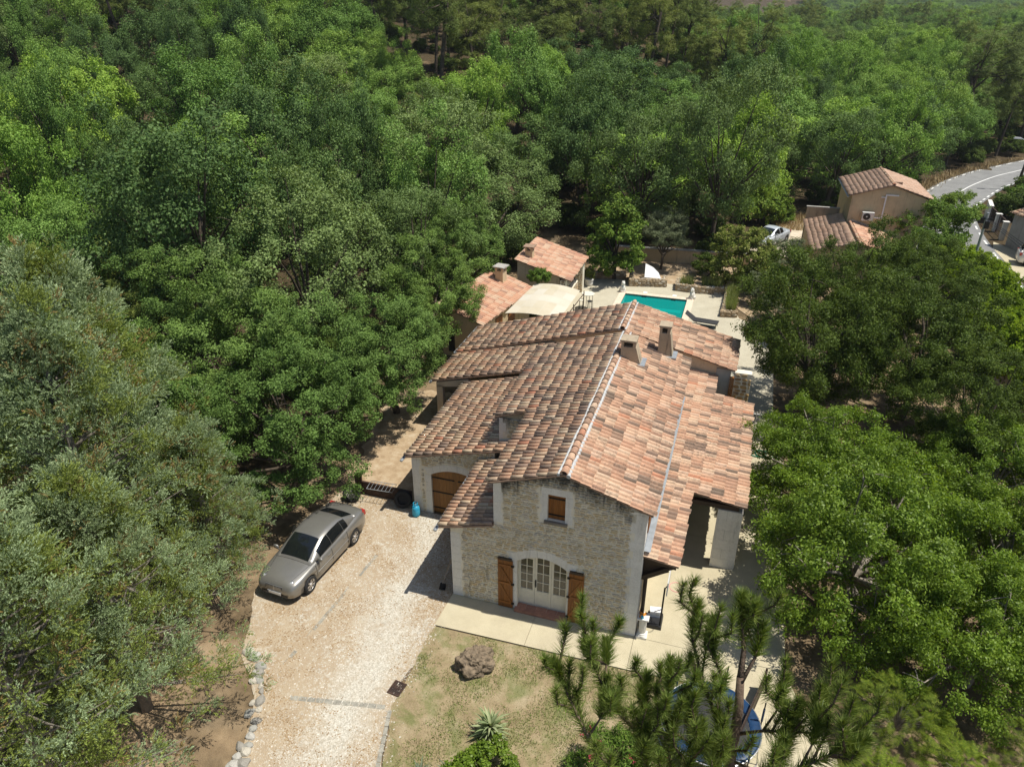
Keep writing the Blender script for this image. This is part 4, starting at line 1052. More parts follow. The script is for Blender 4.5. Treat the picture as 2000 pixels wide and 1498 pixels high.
SED = dict(hw=.875, wr=.315, fa=1.38, ra=-1.33, mir=.86, doors=(-.88, .08, 1.0), handles=(-.72, .24), bon=(1.05, 2.0), crown=.045, plate=.36, star=True,
    st=[(-2.27, .66, .34, .78, .86), (-2.2, .76, .27, .90, .955), (-2.0, .82, .23, .935, .985), (-1.5, .865, .20, .945, 1.0), (-.8, .875, .19, .925, .96), (0, .875, .19, .905, .94), (.7, .872, .19, .885, .945), (1.2, .862, .20, .845, .925), (1.7, .835, .22, .79, .87), (1.98, .785, .24, .745, .825), (2.12, .72, .26, .68, .765), (2.19, .66, .28, .60, .69), (2.23, .56, .30, .50, .55)],
    gh=dict(belt=[(1.12, .70, .86), (.7, .79, .90), (-.2, .80, .92), (-1.1, .775, .95), (-1.72, .68, .96)], roof=[(1.12, .64, .90), (.62, .60, 1.17), (.15, .565, 1.345), (-.25, .565, 1.385), (-.8, .555, 1.365), (-1.1, .56, 1.27), (-1.72, .60, .985)],
        win=[(.165, .405), (.412, .672), (.68, .775)], ws=(.03, .31), rw=(.80, .985)),
    lamps=[(1.985, .56, .12, .70), (2.07, .37, .085, .685)], grille=(2.215, .50, .33, .19))
make_car('parked_sedan', 'warm silver four door sedan parked on the gravel under the oak', (-5.42, .08, .0), R(-94.5), M['silver'], SED)
CAB = dict(hw=.85, wr=.30, fa=1.25, ra=-1.25, mir=.6, doors=(-.5, .8), handles=(-.3,), bon=(.85, 1.75), crown=.04, plate=.40,
    st=[(-2.0, .68, .34, .80, .88), (-1.9, .76, .27, .90, .96), (-1.6, .82, .22, .93, .99), (-1, .85, .2, .93, .97), (0, .85, .19, .90, .94), (.6, .85, .19, .88, .93), (1.1, .84, .2, .82, .90), (1.6, .78, .22, .72, .80), (1.88, .68, .26, .62, .68), (1.96, .58, .3, .5, .54)],
    gh=dict(belt=[(1.1, .68, .86), (.4, .78, .9), (-.6, .77, .94), (-1.35, .66, .96)], roof=[(1.1, .62, .9), (.45, .57, 1.2), (0, .54, 1.36), (-.45, .54, 1.37), (-.85, .53, 1.25), (-1.35, .56, .99)], win=[(.22, .50), (.53, .74)], ws=(.03, .36), rw=(.76, .98)),
    lamps=[(1.75, .58, .12, .63)], grille=(1.95, .40, .3, .1))
make_car('parked_coupe', 'pale silver coupe parked on the dirt forecourt beside the tiled cottage', (10.0, 45.6, .10), R(240), M['silver2'], CAB)
HAT = dict(hw=.83, wr=.30, fa=1.22, ra=-1.2, mir=.85, doors=(-.75, .1, .95), handles=(-.6, .25), bon=(1.25, 1.7), crown=.05, plate=.42, trimpaint=False,
    st=[(-1.95, .70, .34, .90, .96), (-1.85, .78, .26, .98, 1.02), (-1.4, .83, .22, 1.0, 1.03), (0, .83, .2, .98, 1.0), (.9, .82, .2, .95, 1.02), (1.4, .78, .22, .86, .93), (1.7, .70, .25, .74, .80), (1.82, .6, .3, .6, .64)],
    gh=dict(belt=[(1.2, .68, .95), (.6, .76, .97), (-1.2, .77, .99), (-1.85, .70, 1.0)], roof=[(1.2, .62, .97), (.6, .6, 1.38), (.2, .59, 1.55), (-1.2, .58, 1.58), (-1.6, .57, 1.52), (-1.85, .62, 1.05)], win=[(.17, .40), (.43, .66), (.69, .84)], ws=(.03, .3), rw=(.90, .985)),
    lamps=[(1.62, .58, .13, .68)], grille=(1.8, .45, .35, .1))
make_car('parked_van', 'white compact people carrier parked on the forecourt at the right edge', (30.1, 46.0, .03), R(-8), M['white_car'], HAT, cat='car')

# ------------------------------------------------------------------ things round the house
def wheel_on_ground(name, label, x, y, rz, tilt, r, wd, rim, lean_z):
    t = thing(name, label, 'wheel', (x, y, 0), rz)
    Mx = Matrix.Translation((0, 0, lean_z)) @ Matrix.Rotation(tilt, 4, 'X')
    ty = MB().lathe([(r*.58, -wd*.45), (r*.9, -wd/2), (r, -wd*.36), (r, wd*.36), (r*.9, wd/2), (r*.58, wd*.45), (r*.55, .02)], 30, M=Mx).build('tyre', M['tyre'], t)
    if rim:
        MB().lathe([(r*.57, wd*.3), (r*.585, wd*.47), (r*.52, wd*.48), (r*.47, wd*.2), (r*.40, .0), (r*.22, .03), (r*.2, .06), (.03, .06)], 30, M=Mx).build('rim', M['rim'], t)
        for k in range(8): MB().lathe([(.025, .016), (.02, .03)], 8, c=(r*.33*math.cos(k*.785), r*.33*math.sin(k*.785), 0), M=Mx).build('rim_hole', M['black'], t)
    else: MB().lathe([(r*.56, -.02), (r*.56, 0), (.02, .0)], 24, M=Mx).build('rim', M['black'], t)
    return t
wheel_on_ground('spare_wheel', 'spare wheel with a pale steel rim leaning by the rusty rail behind the sedan', -5.92, 3.72, .12, R(58), .36, .23, True, .30)
wheel_on_ground('spare_wheel', 'black tyre without a bright rim leaning against the rusty rail by the gas bottle', -3.75, 3.98, .2, R(68), .36, .24, False, .33)
rl = thing('rusty_rail', 'rusty brown steel side rail with an upright end post between the sedan and the garage', 'rail', (-5.7, 4.2, 0), -.02)
MB().bb(-.30, .02, -.02, .05, 0, .98).build('post', M['rust'], rl)
for i in range(2): MB().bb(.025, 2.26, .0, .04, .03+i*.28, .30+i*.28).build('board', M['rust'], rl)
MB().bb(.02, 2.27, -.02, .06, .585, .63).build('top_rail', M['rust'], rl)
rk = thing('metal_rack', 'grey tubular rack lying across the rusty rail', 'rack', (-4.7, 4.0, .66), .06)
f_ = MB(); f_.tube([(-.55, -.2, 0), (.55, -.2, 0), (.55, .28, .05), (-.55, .28, .05), (-.55, -.2, 0)], .014, 6); f_.build('frame', M['zinc'], rk)
for i in range(6): MB().tube([(-.4+i*.16, -.2, 0), (-.4+i*.16, .28, .05)], .008, 5).build('rung', M['zinc'], rk)
gb = thing('gas_bottle', 'blue gas bottle standing beside the garage door', 'gas bottle', (-3.0, 3.55, .004))
MB().lathe([(.12, 0), (.125, .03), (.15, .06), (.155, .12), (.155, .38), (.13, .46), (.07, .50), (.04, .51)], 20).build('tank', M['blue_bottle'], gb, smooth=True)
MB().lathe([(.1545, .17), (.1575, .18), (.1575, .31), (.1545, .32)], 20).build('label', M['sky_blue'], gb)
MB().lathe([(.035, .51), (.035, .56), (.02, .58)], 10).build('valve', M['steel'], gb)
cg = MB()
for k in range(4): cg.tube([(.09*math.cos(k*1.57), .09*math.sin(k*1.57), .48), (.09*math.cos(k*1.57), .09*math.sin(k*1.57), .60)], .012, 5)
cg.tube([(.09*math.cos(k*.4488), .09*math.sin(k*.4488), .60) for k in range(15)], .014, 6); cg.build('collar', M['blue_bottle'], gb)
sv = thing('shovel', 'long handled shovel leaning on the shaded corner of the gable wall', 'shovel', (-.45, .1, .01), .1)
MB().tube([(0, 0, .22), (.38, .12, 1.45)], .017, 6).build('handle', M['pale_bark'], sv)
MB().add([(-.12, -.05, .02), (.12, -.05, .02), (.14, 0, .26), (-.06, .0, .30), (0, -.10, .12), (.02, -.04, 0)], [(0, 4, 3), (0, 5, 4), (5, 1, 4), (1, 2, 4), (2, 3, 4)]).build('blade', M['iron'], sv)
# volcanic looking boulder
def rock(name, mt, s, seed, sub=4, rough=.34, parent=None):
    import bmesh
    bm = bmesh.new(); bmesh.ops.create_icosphere(bm, subdivisions=sub, radius=1)
    r = random.Random(seed); off = Vector((r.uniform(0, 50), r.uniform(0, 50), r.uniform(0, 50)))
    from mathutils import noise as mn
    for v in bm.verts:
        p = v.co.copy(); n_ = mn.fractal(p*1.3+off, 1.0, 2.0, 3)*.35+mn.noise(p*3.5+off)*.22*rough*2+abs(mn.noise(p*7+off))*-.22*rough*1.6
        v.co = p*(1+n_*.8); v.co.z = max(v.co.z, -.35)
        v.co = Vector((v.co.x*s[0], v.co.y*s[1], v.co.z*s[2]))
    me = D.meshes.new(name); bm.to_mesh(me); bm.free()
    for p in me.polygons: p.use_smooth = False
    return link(name, me, parent, mt)
o = rock('boulder', M['boulder'], (.60, .50, .50), 5, 5, .45); o.location = (1.78, -2.62, .16); o.rotation_euler = (0, 0, .5)
tag(o, 'brown pitted boulder lying on the lawn in front of the house', 'boulder')
# drain grate
dg = thing('drain_grate', 'rusty square drain grate at the edge of the gravel and the lawn', 'drain grate', (-.15, -4.12, .012), -.12)
f_ = MB()
for a in ((-.2, .2, -.24, -.205), (-.2, .2, .205, .24), (-.2, -.165, -.204, .204), (.165, .2, -.204, .204)): f_.bb(a[0], a[1], a[2], a[3], 0, .03)
f_.build('frame', M['rust'], dg); MB().bb(-.164, .164, -.203, .203, -.004, .002).build('pit', M['black'], dg)
for i in range(6): MB().bb(-.15+i*.055, -.125+i*.055, -.203, .203, .004, .026).build('bar', M['rust'], dg)
MB().bb(-.164, .164, -.012, .012, .0265, .031).build('bar', M['rust'], dg)
# fluted column pedestal with toys on it
cp = thing('column_pedestal', 'white fluted column pedestal at the house corner', 'pedestal', (6.42, .10, .035))
MB().box((0, 0, .04), (.34, .34, .08)).build('plinth', M['quoin'], cp)
MB().lathe([(.165, .081), (.17, .11), (.14, .135), (.15, .16), (.12, .18)], 20).build('base', M['quoin'], cp)
n = 32; vs = []
for z in (.181, .72):
    for k in range(n):
        r_ = .118 if k % 2 else .104; vs.append((r_*math.cos(k*2*math.pi/n), r_*math.sin(k*2*math.pi/n), z))
MB().add(vs, [(k, (k+1) % n, n+(k+1) % n, n+k) for k in range(n)]).build('shaft', M['quoin'], cp)
MB().lathe([(.12, .721), (.15, .75), (.17, .78)], 20).build('capital', M['quoin'], cp); MB().box((0, 0, .81), (.36, .36, .058)).build('abacus', M['quoin'], cp)
tp = thing('toy_pistol', 'orange and blue plastic toy lying on the column pedestal', 'toy', (6.40, .10, .877), .9)
MB().prism([(-.14, .0), (.12, .0), (.14, .05), (-.14, .06)], -.03, .03).build('barrel', M['orange'], tp); MB().prism([(-.12, -.0), (-.05, .0), (-.08, .10), (-.16, .10)], -.10, -.035).build('grip', M['sky_blue'], tp)
MB().lathe([(.05, 0), (.06, .05), (.03, .07)], 12, c=(.0, .09, .0)).build('drum', M['orange'], tp)
# basketball stand
bs = thing('basketball_stand', 'portable basketball stand with a grey water base and white backboard', 'basketball hoop', (6.72, .78, .035), 0)
MB().prism([(-.26, 0), (.26, 0), (.24, .13), (-.24, .13)], -.30, .34).build('base', M['black'], bs)
for a in (-.5, .5): MB().prism([(-.20, .131), (.20, .131), (.16, .155), (-.16, .155)], a*.5-.035, a*.5+.035).build('base_rib', M['black'], bs)
MB().tube([(.20, -.2, .13), (.215, -.19, 1.7)], .028, 10).build('pole', M['iron'], bs)
MB().tube([(-.15, .25, .13), (.205, -.18, .8)], .014, 6).build('strut', M['iron'], bs)
bb_ = MB().box((.30, -.18, 1.98), (.035, .74, .52)).build('backboard', M['plastic_grey'], bs)
MB().tube([(.215, -.19, 1.68), (.29, -.185, 1.82)], .02, 6).build('arm', M['iron'], bs)
MB().tube([(.55+.21*math.cos(k*.2618), -.18+.21*math.sin(k*.2618), 1.83) for k in range(25)], .012, 6).build('hoop', M['pink'], bs)
bx_ = thing('white_box', 'small white box standing on the basketball stand base', 'box', (6.72, .98, .17), .15)
MB().box((0, 0, .11), (.36, .24, .22)).build('carton', M['plastic_white'], bx_); MB().box((0, 0, .227), (.365, .245, .014)).build('lid', M['plastic_white'], bx_)
MB().box((.06, -.1205, .12), (.12, .001, .06)).build('sticker', M['plastic_grey'], bx_)
# trampoline
tr = thing('trampoline', 'round blue trampoline with a black mat half hidden by the pine', 'trampoline', (8.72, -2.92, .01))
rt_ = 1.32
MB().lathe([(.005, .60), (rt_-.30, .598), (rt_-.30, .592), (.005, .59)], 40).build('mat', M['black_cloth'], tr)
MB().lathe([(rt_-.30, .612), (rt_-.28, .632), (rt_-.03, .635), (rt_, .61), (rt_, .58), (rt_-.30, .601), (rt_-.30, .612)], 48, cap=False).build('pad', M['blue_pad'], tr, smooth=True)
MB().tube([((rt_+.015)*math.cos(k*.1309), (rt_+.015)*math.sin(k*.1309), .57) for k in range(49)], .022, 8).build('frame', M['steel'], tr)
for k in range(6):
    a = k*1.0472+.3; c, s_ = math.cos(a), math.sin(a); a2 = a+.38; c2, s2 = math.cos(a2), math.sin(a2); r_ = rt_+.015
    MB().tube([(c*r_, s_*r_, .56), (c*(r_+.06), s_*(r_+.06), .02), (c2*(r_+.06), s2*(r_+.06), .02), (c2*r_, s2*r_, .56)], .02, 6).build('leg', M['steel'], tr)
    MB().tube([(c*(r_+.05), s_*(r_+.05), .3), (c*(r_+.05), s_*(r_+.05), 1.35)], .02, 6).build('net_pole', M['black'], tr)
    MB().tube([(c*(r_+.05), s_*(r_+.05), .62), (c*(r_+.05), s_*(r_+.05), 1.1)], .032, 8).build('pole_sleeve', M['blue_pad'], tr)
# entrance gate leaves swung open
def gate_leaf(label, x, y, rz, w_, h):
    t = thing('gate_leaf', label, 'gate', (x, y, .03), rz)
    n_ = 8
    for i in range(n_): MB().bb(.05+i*(w_-.1)/n_+.004, .05+(i+1)*(w_-.1)/n_-.004, -.015, .015, .06, h-.05).build('plank', M['dark_wood'], t)
    f_ = MB(); f_.bb(0, .048, -.03, .03, 0, h).bb(w_-.048, w_, -.03, .03, 0, h).bb(.05, w_-.05, -.03, -.017, .1, .18).bb(.05, w_-.05, -.03, -.017, h-.2, h-.12); f_.build('frame', M['dark_wood'], t); return t
gate_leaf('short dark timber gate leaf standing open between lawn and trampoline', 8.35, -1.55, R(112)+math.pi/2*0, 1.0, .62)
gate_leaf('long dark timber gate leaf folded back along the pale path behind the pine', 9.45, -3.25, R(74), 2.5, .85)
# garden hose, awning, table, stools
hs = MB(); pts = [(9.5+.32*math.cos(t)+.02*k, 12.2+.30*math.sin(t), .06+.01*(k % 3)) for k, t in enumerate([i*.42 for i in range(48)])]
tag(hs.tube(pts, .022, 6).build('garden_hose', M['hose']), 'green garden hose coiled on the paving by the golden stone wall', 'hose')
g = NG('awning_cloth'); P = g.pos(); k = g.ramp(g.noise(.9, 4, .6, P), [(.3, (.46, .40, .28)), (.7, (.56, .50, .38))]); k = g.mix(g.ramp(g.rnd(), [(0, 0), (1, .75)]), k, (.58, .55, .47))
g.bsdf(k, .9, 0, .1); M['cream_cloth'] = g.m
aw = thing('awning', 'cream cloth awning bulging over the terrace beside the pool house', 'awning', (0, 0, 0))
def awn(u, v, o=0):
    x = -4.35+3.0*u+.16*v*(1-u)+.10*v; y = 18.9+5.1*v+.35*u-.15*u*v; z = 2.44+.24*math.sin(math.pi*min(1, u*.96))*(1-.2*abs(2*v-1))-.22*u+o; return (x, y, z)
for i in range(5):
    for j in range(5):
        q = [(a, b_) for a in np.linspace(i/5+.004, (i+1)/5-.004, 4) for b_ in np.linspace(j/5+.003, (j+1)/5-.003, 3)]
        vs = [awn(a, b_, .004) for a, b_ in q]; MB().add(vs, [(a*3+b_, a*3+b_+1, (a+1)*3+b_+1, (a+1)*3+b_) for a in range(3) for b_ in range(2)]).build('panel', M['cream_cloth'], aw)
vs = [awn(a/15, b_/8) for a in range(16) for b_ in range(9)]
MB().add(vs, [(a*9+b_, a*9+b_+1, (a+1)*9+b_+1, (a+1)*9+b_) for a in range(15) for b_ in range(8)]).build('canopy', M['cream_cloth'], aw, smooth=True)
bar = MB(); a0 = Vector((-1.16, 19.3, 2.14)); a1 = Vector((-.98, 24.2, 2.12)); bar.tube([a0, a1], .03, 6)
bar.build('front_bar', M['rust'], aw)
for q in (.02, .5, .98):
    p = a0.lerp(a1, q); MB().tube([(p.x, p.y, .03), (p.x, p.y, 2.3)], .03, 6).build('pole', M['rust'], aw)
bt = thing('bar_table', 'tall round bar table on the pool terrace', 'table', (-1.28, 26.9, .03))
MB().lathe([(.005, 1.02), (.42, 1.02), (.43, 1.045), (.42, 1.07), (.005, 1.07)], 24).build('tabletop', M['cream_paint'], bt)
for k in range(4): MB().tube([(.36*math.cos(k*1.57+.5), .36*math.sin(k*1.57+.5), 0), (.30*math.cos(k*1.57+.5), .30*math.sin(k*1.57+.5), 1.02)], .016, 5).build('leg', M['iron'], bt)
for i, (sx, sy, lab) in enumerate(((-1.62, 26.45, 'thin legged bar stool in front of the round bar table, left one'), (-1.05, 26.4, 'thin legged bar stool tucked under the front edge of the bar table'))):
    s = thing('bar_stool', lab, 'stool', (sx, sy, .03), .3, 'bar stools by the round table'); MB().lathe([(.005, .72), (.17, .72), (.17, .75), (.005, .76)], 16).build('seat', M['cream_paint'] if i == 0 else M['black'], s)
    for k in range(4): MB().tube([(.20*math.cos(k*1.57+.8), .20*math.sin(k*1.57+.8), 0), (.13*math.cos(k*1.57+.8), .13*math.sin(k*1.57+.8), .72)], .012, 5).build('leg', M['iron'], s)
    MB().tube([(.17*math.cos(k*.524), .17*math.sin(k*.524), .3) for k in range(13)], .009, 4).build('footrest', M['iron'], s)
# ------------------------------------------------------------------ pool
pw = thing('swimming_pool', 'rectangular swimming pool of teal water with a peach stone edge', 'swimming pool', (0, 0, 0))
g = NG('pool_liner'); g.bsdf((.16, .66, .60), .6, 0, .3); M['liner'] = g.m
ba = MB(); zf = -1.5
ba.bb(PX0-.1, PX1+.1, PY0-.1, PY1+.1, zf-.1, zf); ba.bb(PX0-.1, PX0, PY0, PY1, zf+.001, .0); ba.bb(PX1, PX1+.1, PY0, PY1, zf+.001, .0)
ba.bb(PX0-.1, PX1+.1, PY1, PY1+.1, zf+.001, 0); ba.bb(PX0-.1, PX1+.1, PY0-.1, PY0, zf+.001, 0); ba.bb(PX0+.001, PX1-.001, PY1-.55, PY1-.001, zf+.001, -.75)
ba.build('basin', M['liner'], pw)
g = NG('pool_water'); P = g.pos()
nz = g.noise(2.6, 3, .5, P, .5); nb = g.bump(nz, .05, .05)
tb = g.n('ShaderNodeBsdfTransparent'); tb.inputs[0].default_value = (.10, .80, .78, 1)
df = g.n('ShaderNodeBsdfDiffuse'); df.inputs[0].default_value = (.008, .36, .33, 1)
m1 = g.n('ShaderNodeMixShader'); m1.inputs[0].default_value = .52; g.L(tb.outputs[0], m1.inputs[1]); g.L(df.outputs[0], m1.inputs[2])
gl = g.n('ShaderNodeBsdfGlossy'); gl.inputs['Roughness'].default_value = .03; g.L(nb, gl.inputs['Normal'])
fr_ = g.n('ShaderNodeFresnel'); fr_.inputs['IOR'].default_value = 1.33; g.L(nb, fr_.inputs['Normal'])
m2 = g.n('ShaderNodeMixShader'); g.L(fr_.outputs[0], m2.inputs[0]); g.L(m1.outputs[0], m2.inputs[1]); g.L(gl.outputs[0], m2.inputs[2]); g.L(m2.outputs[0], g.out.inputs[0]); M['water'] = g.m
MB().add([(PX0, PY0, -.10), (PX1, PY0, -.10), (PX1, PY1, -.10), (PX0, PY1, -.10)], [(0, 1, 2, 3)]).build('water', M['water'], pw)
def copes(x0, x1, y0, y1, n_, ax_):
    for i in range(n_):
        if ax_ == 0: a = x0+(x1-x0)*i/n_; MB().bb(a+.004, a+(x1-x0)/n_-.004, y0, y1, -.06, .055).build('coping_slab', M['coping'], pw)
        else: a = y0+(y1-y0)*i/n_; MB().bb(x0, x1, a+.004, a+(y1-y0)/n_-.004, -.06, .055).build('coping_slab', M['coping'], pw)
copes(PX0-cw, PX1+cw, PY1, PY1+cw, 11, 0); copes(PX0-cw, PX0, PY0, PY1-.002, 17, 1); copes(PX1, PX1+cw, PY0, PY1-.002, 17, 1); copes(PX0-cw, PX1+cw, PY0-cw, PY0-.002, 11, 0)
for xx in (1.75, 3.75): MB().bb(xx, xx+.32, PY1-.03, PY1-.005, -.13, -.01).build('skimmer', M['black'], pw); MB().bb(xx+.02, xx+.3, PY1+.44, PY1+.70, .031, .05).build('skimmer_lid', M['plastic_white'], pw)
def lion(label, x, y, rz):
    t = thing('stone_lion', label, 'statue', (x, y, .05), rz, 'statues at the pool corners')
    MB().box((0, 0, .05), (.42, .34, .10)).build('plinth', M['quoin'], t)
    b = MB(); b.lathe([(.16, .10), (.19, .18), (.17, .32), (.14, .44), (.10, .52), (.02, .55)], 14); b.lathe([(.02, .46), (.11, .50), (.135, .60), (.11, .70), (.05, .76), (.01, .77)], 14, c=(.04, 0, 0))
    b.tube([(.10, .07, .10), (.12, .07, .28), (.09, .06, .42)], [.05, .045, .06], 8); b.tube([(.10, -.07, .10), (.12, -.07, .28), (.09, -.06, .42)], [.05, .045, .06], 8)
    b.lathe([(.01, -.05), (.05, -.04), (.055, .03), (.01, .07)], 10, c=(.16, 0, .60)); b.tube([(-.14, .12, .14), (-.02, .17, .16), (.12, .13, .12)], [.07, .075, .05], 8); b.tube([(-.14, -.12, .14), (-.02, -.17, .16), (.12, -.13, .12)], [.07, .075, .05], 8)
    for s_ in (-1, 1): b.lathe([(.03, -.02), (.02, .03), (.004, .05)], 8, c=(.03, .09*s_, .74))
    b.build('figure', M['quoin'], t, smooth=True); return t
lion('white seated lion statue at the far left corner of the pool', .36, 30.75, -1.0); lion('white seated lion statue at the far right corner of the pool', 5.1, 30.8, -2.1)
lg = thing('sun_lounger', 'dark grey sun lounger with a raised back beside the pool', 'sun lounger', (6.1, 26.3, .03), -.12)
MB().bb(-.45, 1.0, -.32, .32, .32, .37).build('seat', M['black_cloth'], lg); MB().add([(-.455, -.32, .33), (-.455, .32, .33), (-1.0, .32, .72), (-1.0, -.32, .72), (-.455, -.32, .375), (-.455, .32, .375), (-1.03, .32, .76), (-1.03, -.32, .76)], [(3, 2, 1, 0), (4, 5, 6, 7), (0, 1, 5, 4), (1, 2, 6, 5), (2, 3, 7, 6), (3, 0, 4, 7)]).build('backrest', M['black_cloth'], lg)
for xx in (-.35, .92):
    for yy in (-.29, .29): MB().tube([(xx, yy, 0), (xx, yy, .32)], .02, 6).build('leg', M['iron'], lg)
# planters of dry stone, board, garden walls
def planter(label, pts, h, th=.28, seed=1):
    t = thing('stone_planter', label, 'planter', (0, 0, 0))
    for i, (p, q) in enumerate(zip(pts[:-1], pts[1:])):
        a = Vector((p[0], p[1], 0)); d = Vector((q[0]-p[0], q[1]-p[1], 0)); L = d.length; rz = math.atan2(d.y, d.x)
        Mw = Matrix.Translation(a) @ Matrix.Rotation(rz, 4, 'Z')
        wl = MB().box((L/2, th/2, h/2), (L+.05, th-.03*(i % 2), h-.03-.004*i), M=Mw).build('wall', M['dirt'], t)
        st_ = lay_rubble(0, L, 0, h, lambda a_, b_, c, d_: b_ < L+.04 and d_ < h+.05, .09, .15, .16, .36, seed+i)
        set_stones(wl, Mw, st_, 'dry_stone', 40, .05)
        Mt = Mw @ Matrix.Translation((0, .02, h-.02)) @ Matrix.Rotation(-math.pi/2, 4, 'X')
        set_stones(wl, Mt, lay_rubble(0, L, -.02, th-.06, lambda a_, b_, c, d_: b_ < L+.05, .10, .14, .14, .3, seed+9+i), 'dry_stone', 14, .06)
    return t
planter('low dry stone planter with the white board, right behind the pool', [(.35, 33.9), (.62, 31.95), (3.15, 32.55), (3.0, 33.6)], .55, seed=3)
planter('long curved dry stone planter behind the far right pool corner', [(3.75, 33.5), (3.85, 32.05), (5.5, 31.95), (7.3, 32.4)], .50, seed=13)
planter('narrow dry stone bed full of tall grass beside the pool terrace', [(7.25, 32.3), (7.15, 28.1), (8.15, 28.25)], .42, seed=23)
planter('shaded dry stone kerb below the ivy covered tree by the pool house', [(-2.6, 31.6), (-2.2, 32.6), (.1, 33.5)], .5, seed=33)
pj = thing('plant_pot', 'pale stone pot holding a small yellowish bush by the pool house pillar', 'plant pot', (-2.15, 31.35, .03))
MB().lathe([(.24, 0), (.30, .1), (.30, .38), (.34, .42), (.33, .48), (.24, .48)], 16).build('pot', M['quoin'], pj)
wb = thing('white_board', 'white pointed board leaning in the planter under the olive tree', 'board', (2.0, 33.6, .25), .15)
MB().prism([(-.55, 0), (.62, -.05), (.45, .42), (.05, .85), (-.5, 1.15)], -.03, .03).build('panel', M['plastic_white'], wb); wb.rotation_euler = (R(-48), 0, .18)
def long_wall(name, label, cat, p, q, h, th, m, cap=None, seg=None, ztilt=0):
    t = thing(name, label, cat, (0, 0, 0)); a = Vector((p[0], p[1], 0)); d = Vector((q[0]-p[0], q[1]-p[1], 0)); L = d.length; rz = math.atan2(d.y, d.x); Mw = Matrix.Translation(a) @ Matrix.Rotation(rz, 4, 'Z')
    n_ = max(1, round(L/seg)) if seg else 1
    for i in range(n_):
        MB().box(((i+.5)*L/n_, 0, h/2), (L/n_-(.03 if seg else 0), th, h), M=Mw).build('panel', m, t)
        if seg: MB().box((i*L/n_, 0, h/2+.03), (.14, th+.08, h+.06), M=Mw).build('post', m, t)
    if cap: MB().box((L/2, 0, h+.045), (L+.1, th+.12, .08), M=Mw).build('coping', cap, t)
    return t
long_wall('garden_wall', 'low ochre garden wall with a grey coping behind the olive tree', 'wall', (-1.6, 37.9), (8.6, 38.9), 1.0, .25, M['render'], M['concrete'])
long_wall('panel_wall', 'tall grey concrete panel wall along the lane behind the clipped hedge', 'wall', (21.35, 8), (21.4, 31), 1.9, .10, M['grey_wall'], None, 1.95)
long_wall('white_wall', 'white rendered roadside wall with an iron gate beside the brown roofed house', 'wall', (29.3, 61.0), (28.9, 58.4), 1.5, .22, M['white_wall'], M['white_wall'])
for i, (x, y, lab) in enumerate(((28.85, 55.6, 'white gate pillar furthest from the parked van'), (28.75, 52.9, 'white gate pillar nearest to the parked van'))):
    t = thing('gate_pillar', lab, 'pillar', (x, y, 0), 0, 'white gate pillars'); MB().box((0, 0, .75), (.36, .36, 1.5)).build('shaft', M['white_wall'], t); MB().box((0, 0, 1.54), (.46, .46, .08)).build('cap', M['white_wall'], t)
for (ya, yb, lab) in ((55.85, 58.1, 'black iron gate between the white wall and the first white pillar'), (53.15, 55.35, 'black iron gate between the two white pillars')):
    t = thing('iron_gate', lab, 'gate', (28.87, ya, 0)); f_ = MB(); f_.bb(-.03, .03, 0, .05, .05, 1.6).bb(-.03, .03, yb-ya-.05, yb-ya, .05, 1.6).bb(-.03, .03, .051, yb-ya-.051, .05, .1).bb(-.03, .03, .051, yb-ya-.051, 1.5, 1.56); f_.build('frame', M['rust'], t)
    for k in range(9): MB().bb(-.012, .012, .1+k*(yb-ya-.2)/8-.03, .1+k*(yb-ya-.2)/8+.03, .101, 1.499).build('bar', M['rust'], t)
# iron railing glimpsed between the house and the dark tree
ir = thing('iron_railing', 'thin white iron railing between the golden stone wall and the dark leafy tree', 'railing', (9.05, 13.5, .03))
for i in range(11): MB().tube([(.15*i, .0, 0), (.15*i, 0, 1.4)], .013, 5).build('bar', M['white'], ir)
for z in (.12, 1.3): MB().tube([(0, 0, z), (1.5, 0, z)], .018, 5).build('rail', M['white'], ir)
# lamp post and utility pole with wires
lp = thing('street_lamp', 'leaning utility pole carrying a pale street lamp at the road bend', 'street lamp', (35.0, 74.0, 0)); lp.rotation_euler = (0, R(3), 0)
MB().tube([(0, 0, 0), (0, 0, 7.2)], [.15, .10], 8).build('pole', M['bark'], lp)
MB().tube([(0, 0, 4.4), (-.5, -.1, 5.0), (-1.3, -.2, 5.25)], .04, 6).build('arm', M['zinc'], lp)
MB().box((-1.6, -.22, 5.25), (.75, .3, .16), taper=.8).build('lamp_head', M['plastic_grey'], lp)
up = thing('utility_pole', 'grey concrete utility pole with wires between the hedge and the lane', 'utility pole', (23.0, 37.8, 0))
MB().tube([(0, 0, 0), (0, 0, 5.6)], [.11, .08], 8).build('pole', M['zinc'], up); MB().box((0, 0, 5.2), (.7, .1, .1)).build('crossarm', M['iron'], up); MB().box((.1, 0, 4.8), (.3, .25, .5)).build('junction_box', M['black'], up)
for i in range(3):
    p = Vector((23.0+(i-1)*.25, 37.8, 5.35-.1*i)); q = Vector((27.4+.6*i, 12, 6.0+.2*i)); pts = [p.lerp(q, k/16)-Vector((0, 0, 1.0*math.sin(math.pi*k/16))) for k in range(17)]
    MB().tube([v-Vector((23.0, 37.8, 0)) for v in pts], .018, 4).build('wire', M['black'], up)
